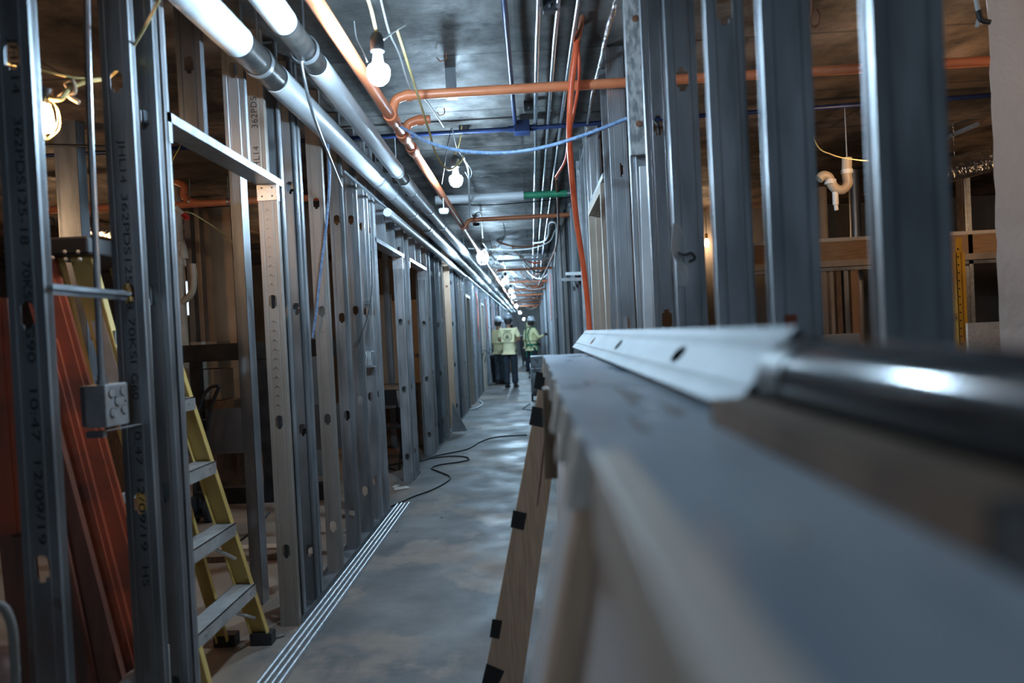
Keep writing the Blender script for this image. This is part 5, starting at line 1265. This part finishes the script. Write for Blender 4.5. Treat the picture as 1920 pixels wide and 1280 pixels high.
MB().tube([P(1678, 568, 5.6), (P(1680, 668, 5.6).x, 5.6, 0)], 0.012, 8).build('steel_rod', M['galv_bright'], label='thin shiny rod standing behind the nearest right stud', cat='rod')
# room bulbs: the first is seen, the rest added as warm light
def warm_lamp(p, label, group=None):
    t = thing('caged_lamp', label, 'lamp', p, group=group)
    q = Vector(p)
    MB().lathe([(0.002, -0.055), (0.022, -0.045), (0.032, -0.012), (0.026, 0.02), (0.014, 0.05)], q, 14).build('bulb', M['bulb_warm'], t)
    MB().cyl(q + Vector((0, 0, 0.05)), q + Vector((0, 0, 0.12)), 0.02, 12).build('socket', M['yellow_rack'], t)
    MB().cyl(q + Vector((0, 0, 0.12)), (q.x, q.y, H), 0.005, 6).build('cord', M['yellow_cord'], t)
warm_lamp(P(1325, 455, 9.2), 'tiny warm bulb glimpsed deep in the right room')
warm_lamp((-3.6, 3.9, 2.30), 'added warm bulb lighting the left room', 'left room bulbs')
warm_lamp((-3.2, 9.2, 2.35), 'added warm bulb lighting the space beyond the left doorways')
warm_lamp((-4.6, 6.9, 2.30), 'added warm bulb lighting the left room', 'left room bulbs')
warm_lamp((2.3, 4.3, 2.40), 'added warm bulb lighting the right room', 'right room bulbs')
warm_lamp((4.6, 5.6, 2.35), 'added warm bulb lighting the right room', 'right room bulbs')
warm_lamp((3.0, 1.6, 2.45), 'added warm bulb lighting the right room', 'right room bulbs')

# ------------------------------------------------------------------ machine and bins far down the corridor
bl = thing('grey_blower', 'grey wheeled drum blower standing behind the end of the wooden crates', 'blower', (0.02, 13.7, 0))
q = P(1006, 710, 13.7)
MB().box((-0.055, 13.6, 0.66), (0.42, 14.2, 0.885)).build('top_housing', M['grey_machine'], bl, bevel=0.02)
MB().lathe([(0.03, -0.06), (0.30, -0.06), (0.37, -0.03), (0.37, 0.42), (0.30, 0.46), (0.03, 0.46)], (0.0, 13.95, 0.44), 28, 'x').build('drum', M['grey_machine'], bl)
MB().ring((-0.062, 13.95, 0.44), (1, 0, 0), 0.27, 0.01, 0.03, 28).build('rim', M['galv_bright'], bl)
MB().box((-0.058, 13.595, 0.64), (0.42, 13.6, 0.66)).build('seam_strip', M['galv_bright'], bl)
MB().cyl((-0.07, 13.72, 0.075), (-0.03, 13.72, 0.075), 0.075, 18).build('wheel', M['dark_hole'], bl)
MB().cyl((0.38, 13.72, 0.075), (0.42, 13.72, 0.075), 0.075, 18).build('wheel', M['dark_hole'], bl)
for s in ([(1001, 674), (1008, 676), (1007, 681)], [(1000, 687), (1004, 693), (1000, 697), (1009, 696)]):
    MB().tube([P(x, y, 13.592 if y < 686 else 13.585) for x, y in s], 0.006, 6).build('painted_mark', M['ink'], bl)
tc = thing('trash_can', 'black round trash can standing behind the worker in grey trousers', 'bin', (-1.10, 19.4, 0))
MB().lathe([(0.17, 0), (0.21, 0.66), (0.235, 0.68), (0.235, 0.74), (0.20, 0.74), (0.16, 0.05)], (-1.0, 19.5, 0), 24).build('can_body', M['black_plastic'], tc)
MB().lathe([(0.215, 0.735), (0.20, 0.77), (0.05, 0.80), (0.01, 0.80)], (-1.0, 19.5, 0), 24).build('trash_bag', M['black_plastic'], tc)
wb = thing('wheeled_bin', 'black wheeled bin beyond the worker in the green harness', 'bin', (-0.25, 29.0, 0))
MB().hexa([(-0.45, 28.8, 0.15), (-0.02, 28.8, 0.15), (-0.02, 29.4, 0.15), (-0.45, 29.4, 0.15), (-0.56, 28.7, 1.15), (0.06, 28.7, 1.15), (0.06, 29.5, 1.15), (-0.56, 29.5, 1.15)]).build('bin_body', M['black_plastic'], wb, bevel=0.02)
MB().box((-0.6, 28.66, 1.15), (0.1, 29.54, 1.22)).build('rim', M['black_plastic'], wb, bevel=0.01)
for x in (-0.42, -0.05): MB().cyl((x - 0.03, 28.9, 0.1), (x + 0.03, 28.9, 0.1), 0.1, 16).build('wheel', M['dark_hole'], wb)
MB().bar((-1.17, 16.2, 1.02), (-1.12, 18.0, 0.86), (0, 0, 1), 0.03, 0.02).build('leaning_bar', M['galv'], label='grey bar leaning out of the left wall beside the trash can', cat='bar')

# ------------------------------------------------------------------ people
def skinned(name, verts, edges, radii, m, parent, levels=2):
    me = bpy.data.meshes.new(name); me.from_pydata(verts, edges, [])
    o = bpy.data.objects.new(name, me); COL.objects.link(o)
    o.parent = parent
    sk = o.modifiers.new('skin', 'SKIN'); sk.use_smooth_shade = True
    sv = me.skin_vertices[0].data
    for i, r_ in enumerate(radii):
        sv[i].radius = r_ if isinstance(r_, tuple) else (r_, r_)
        sv[i].use_root = (i == 0)
    ss = o.modifiers.new('subd', 'SUBSURF'); ss.levels = levels; ss.render_levels = levels
    me.materials.append(m)
    return o
def person(label, loc, face, J, shirt, legs, hat, boots, tall=1.0, sleeve=0.5, mask=False, hood=None, gloves=False):
    """J: joints in local metres (x right, y forward, z up) for elbow/hand/knee/foot"""
    t = thing('person', label, 'person', loc, face)
    k = tall
    V = lambda x, y, z: Vector((x * k, y * k, z * k))
    pel, wai, che, nk, hd = V(0, 0, 0.96), V(0, 0.0, 1.10), V(0, J.get('lean', 0), 1.33), V(0, J.get('lean', 0) * 1.2, 1.49), V(0, J.get('lean', 0) * 1.5 + 0.015, 1.645)
    sh = {s: V(s * 0.185, J.get('lean', 0) * 1.1, 1.42) for s in (-1, 1)}
    el = {s: V(*J['el'][s]) for s in (-1, 1)}; ha = {s: V(*J['ha'][s]) for s in (-1, 1)}
    hp = {s: V(s * 0.095, 0, 0.92) for s in (-1, 1)}; kn = {s: V(*J['kn'][s]) for s in (-1, 1)}; ft = {s: V(*J['ft'][s]) for s in (-1, 1)}
    vs = [pel, wai, che, nk, hd + V(0, 0, -0.09), hd, hd + V(0, 0, 0.085)]
    rs = [(0.10, 0.075), (0.09, 0.07), (0.115, 0.075), 0.050, (0.055, 0.065), (0.075, 0.092), (0.06, 0.075)]
    ed = [(0, 1), (1, 2), (2, 3), (3, 4), (4, 5), (5, 6)]
    def addv(v, r_, p): vs.append(v); rs.append(r_); ed.append((p, len(vs) - 1)); return len(vs) - 1
    for s in (-1, 1):
        a = addv(sh[s], 0.055, 2); b = addv(el[s], 0.04, a); c = addv(el[s].lerp(ha[s], 0.92), 0.026, b)
        d = (ha[s] - el[s]).normalized(); pm = addv(ha[s] + d * 0.04, (0.036, 0.018), c)
        side = d.cross(Vector((0, 0, 1))); side = side.normalized() if side.length > 0.01 else Vector((1, 0, 0))
        for q_, (off, ln) in enumerate(((-0.028, 0.060), (-0.009, 0.072), (0.010, 0.068), (0.028, 0.052))):
            f1_ = addv(ha[s] + d * 0.085 + side * off, 0.0085, pm); addv(ha[s] + d * (0.085 + ln * 0.7) + side * off * 1.1 + Vector((0, 0, -0.02)), 0.0075, f1_)
        th_ = addv(ha[s] + d * 0.035 + Vector((0, 0, 0.035)), 0.010, pm); addv(ha[s] + d * 0.075 + Vector((0, 0, 0.05)), 0.009, th_)
        a = addv(hp[s], 0.085, 0); b = addv(kn[s], 0.058, a); c = addv(ft[s] + V(0, 0, 0.10), 0.038, b)
        addv(ft[s] + V(0, 0.10, 0.04), 0.035, c)
        addv(hd + V(s * 0.085, -0.005, -0.005), 0.014, 5)            # ear
    addv(hd + V(0, 0.108, -0.01), 0.013, 5)                          # nose
    skinned('body', vs, ed, rs, M['skin'], t)
    for s in (-1, 1):
        MB().ball(hd + V(s * 0.032, 0.086, 0.018), 0.010, 8).build('eye', M['dark_hole'], t, local=True)
    MB().ball(hd + V(0, 0.088, -0.055), 0.02, 8, (1.2, 0.4, 0.35)).build('mouth', M['knot'], t, local=True)
    # hair, hat
    MB().lathe([(0.075 * k, -0.08), (0.093, -0.03), (0.096, 0.03), (0.085, 0.075), (0.02, 0.10)], hd + V(0, -0.018, 0.0), 16).build('hair', M['hair'], t, local=True)
    if hat:
        h0 = hd + V(0, 0, 0.045)
        hb2 = MB().lathe([(0.112, 0.0), (0.114, 0.02), (0.108, 0.06), (0.085, 0.105), (0.045, 0.13), (0.004, 0.137)], h0, 20)
        for s in (-0.03, 0, 0.03): hb2.tube(curve_pts([h0 + Vector((s, -0.09, 0.085)), h0 + Vector((s, -0.03, 0.135)), h0 + Vector((s, 0.05, 0.132)), h0 + Vector((s, 0.095, 0.08))], 3), 0.006, 6)
        hc = hb2.build('hard_hat', M[hat], t, local=True)
        MB().lathe([(0.108, 0.0), (0.135, -0.006), (0.137, 0.0), (0.112, 0.01)], h0 + Vector((0, 0.02, 0.0)), 20).build('hat_brim', M[hat], hc)
        hc.children[0].location = Vector((0, 0.02, -0.004))
        MB().ring(h0 + Vector((0, 0, 0.012)), (0, 0, 1), 0.1135, 0.014, 0.002, 20).build('hat_band', M['black_plastic'], t, local=True)
    if mask:
        MB().ball(hd + V(0, 0.065, -0.045), 0.062, 12, (1.0, 0.75, 0.72)).build('face_mask', M['cloth_white'], t, local=True)
    # shirt
    sv = [wai + V(0, 0, -0.13), wai, che, che.lerp(nk, 0.55), wai + V(0, 0, -0.27)]; sr = [(0.170, 0.138), (0.158, 0.128), (0.178, 0.132), (0.125, 0.105), (0.150, 0.125)]; se = [(0, 1), (1, 2), (2, 3), (0, 4)]
    for s in (-1, 1):
        sv.append(sh[s]); sr.append(0.080); se.append((2, len(sv) - 1)); a = len(sv) - 1
        e_ = sh[s].lerp(el[s], min(1, sleeve * 1.6)); sv.append(e_); sr.append(0.066); se.append((a, a + 1))
        if sleeve > 0.8: sv.append(el[s].lerp(ha[s], 0.9)); sr.append(0.044); se.append((a + 1, a + 2))
    so = skinned('shirt', sv, se, sr, M[shirt], t)
    # trousers
    pv = [pel + V(0, 0, 0.02), pel + V(0, 0, 0.13)]; pr = [(0.125, 0.105), (0.125, 0.10)]; pe = [(0, 1)]
    for s in (-1, 1):
        for v, r_ in ((hp[s] + V(0, 0, -0.09), 0.099), (hp[s].lerp(kn[s], 0.5), 0.104), (kn[s], 0.092), (kn[s].lerp(ft[s], 0.5), 0.086), (ft[s] + V(0, 0, 0.09), 0.082)):
            pv.append(v); pr.append(r_); pe.append((0 if r_ == 0.099 else len(pv) - 2, len(pv) - 1))
    skinned('trousers', pv, pe, pr, M[legs], t)
    for s in (-1, 1):
        f = ft[s]
        mb = MB().tube(curve_pts([f + V(0, -0.07, 0.045), f + V(0, 0.0, 0.055), f + V(0, 0.09, 0.045), f + V(0, 0.19, 0.034)], 3), 0.045, 12, rs=[0.036, 0.044, 0.047, 0.048, 0.046, 0.045, 0.043, 0.040, 0.036, 0.026])
        mb.cyl(f + V(0, 0, 0.05), f + V(0, -0.01, 0.13), 0.05, 12)
        mb.box(f + V(-0.042, -0.095, 0) - Vector((0, 0, f.z)), f + V(0.042, 0.20, 0.02) - Vector((0, 0, f.z)))
        mb.build('boot', M[boots], t, local=True)
    if gloves:
        for s in (-1, 1):
            d = (ha[s] - el[s]).normalized()
            MB().ball(ha[s] + d * 0.05, 0.05, 12, (0.8, 1.1, 0.8)).build('glove', M['glove'], t, local=True)
    return t, dict(hd=hd, che=che, pel=pel, sh=sh, ha=ha)
stand = dict(kn={-1: (-0.10, 0.02, 0.52), 1: (0.10, 0.03, 0.52)}, ft={-1: (-0.10, 0, 0.0), 1: (0.105, 0.03, 0.0)})
fold = dict(el={-1: (-0.27, 0.03, 1.16), 1: (0.27, 0.03, 1.16)}, ha={-1: (0.02, 0.24, 1.20), 1: (-0.02, 0.26, 1.16)})
pB_, jB = person('person seen from behind, yellow-green shirt with round back print, dark jeans, hard hat', (-0.58, 17.3, 0), R(-14), {**stand, **fold}, 'shirt', 'jeans', 'hat_grey', 'boot', 1.02, 0.5)
em = MB(); yk = -0.136
for r0, t0 in ((0.115, 0.008), (0.085, 0.005)):
    em.ring((0, yk, 1.28), (0, 1, 0), r0, 0.004, t0, 36)
for k in range(5):
    em.box((-0.045 + 0.018 * k, yk - 0.002, 1.24 + 0.01 * (k % 2)), (-0.035 + 0.018 * k, yk + 0.002, 1.30 + 0.012 * (k % 3)))
em.ring((0, yk, 1.30), (0, 1, 0), 0.03, 0.004, 0.006, 20).box((-0.06, yk - 0.002, 1.228), (0.06, yk + 0.002, 1.236))
em.box((-0.10, yk - 0.002, 1.425), (0.10, yk + 0.002, 1.437))
emb = em.build('back_print', M['ink'], pB_, local=True)
pA_, jA = person('person in grey hard hat, face mask and grey trousers beside the left wall', (-0.90, 18.6, 0), R(-50), {**stand, **fold}, 'shirt', 'trousers', 'hat_grey', 'boot', 1.0, 0.5, mask=True)
hang = dict(el={-1: (-0.26, -0.02, 1.16), 1: (0.26, 0.05, 1.16)}, ha={-1: (-0.24, 0.10, 0.95), 1: (0.20, 0.22, 1.02)})
pC_, jC = person('person in white hard hat and tan trousers glimpsed behind the back-turned one', (-0.78, 25.5, 0), R(60), {**stand, **hang}, 'shirt', 'tan_cloth', 'hat_white', 'boot_tan', 0.98, 0.5)
reach = dict(el={-1: (-0.28, 0.10, 1.12), 1: (0.26, 0.10, 1.18)}, ha={-1: (-0.20, 0.28, 1.02), 1: (0.26, 0.30, 1.26)})
pD_, jD = person('person in long yellow sleeves, green harness and white hard hat touching the right studs', (-0.02, 20.5, 0), R(-60), {**stand, **reach}, 'shirt_hi', 'jeans', 'hat_white', 'boot', 1.0, 1.0, gloves=True)
hs = MB()
for s in (-1, 1):
    hs.tube(curve_pts([(s * 0.13, -0.10, 0.98), (s * 0.09, -0.148, 1.15), (s * 0.06, -0.155, 1.30), (s * 0.11, -0.10, 1.46), (s * 0.12, 0.02, 1.51), (s * 0.12, 0.12, 1.40), (s * 0.12, 0.14, 1.20), (s * 0.12, 0.12, 1.0)], 4), 0.016, 6)
    hs.tube(curve_pts([(s * 0.13, -0.10, 0.98), (s * 0.20, -0.02, 0.86), (s * 0.19, 0.09, 0.80), (s * 0.12, 0.12, 0.96)], 4), 0.018, 6)
    hs.tube([(s * 0.13, -0.11, 0.98), (s * 0.15, -0.11, 0.62)], 0.018, 6)
hs.ring((0, 0, 0.99), (0, 0, 1), 0.165, 0.05, 0.008, 24)
hs.build('safety_harness', M['harness'], pD_, local=True)
bend = dict(el={-1: (-0.25, 0.12, 1.10), 1: (0.25, 0.12, 1.10)}, ha={-1: (-0.20, 0.30, 0.95), 1: (0.2, 0.32, 0.95)}, lean=0.06)
pE_, jE = person('person in yellow hooded top behind the one in the green harness', (-0.12, 24.0, 0), R(-40), {**stand, **bend}, 'shirt_hi', 'jeans', None, 'boot', 0.98, 1.0)
MB().lathe([(0.10, -0.10), (0.125, -0.04), (0.125, 0.04), (0.10, 0.09), (0.03, 0.125)], jE['hd'] + Vector((0, -0.02, 0)), 16).build('hood', M['shirt'], pE_, local=True)
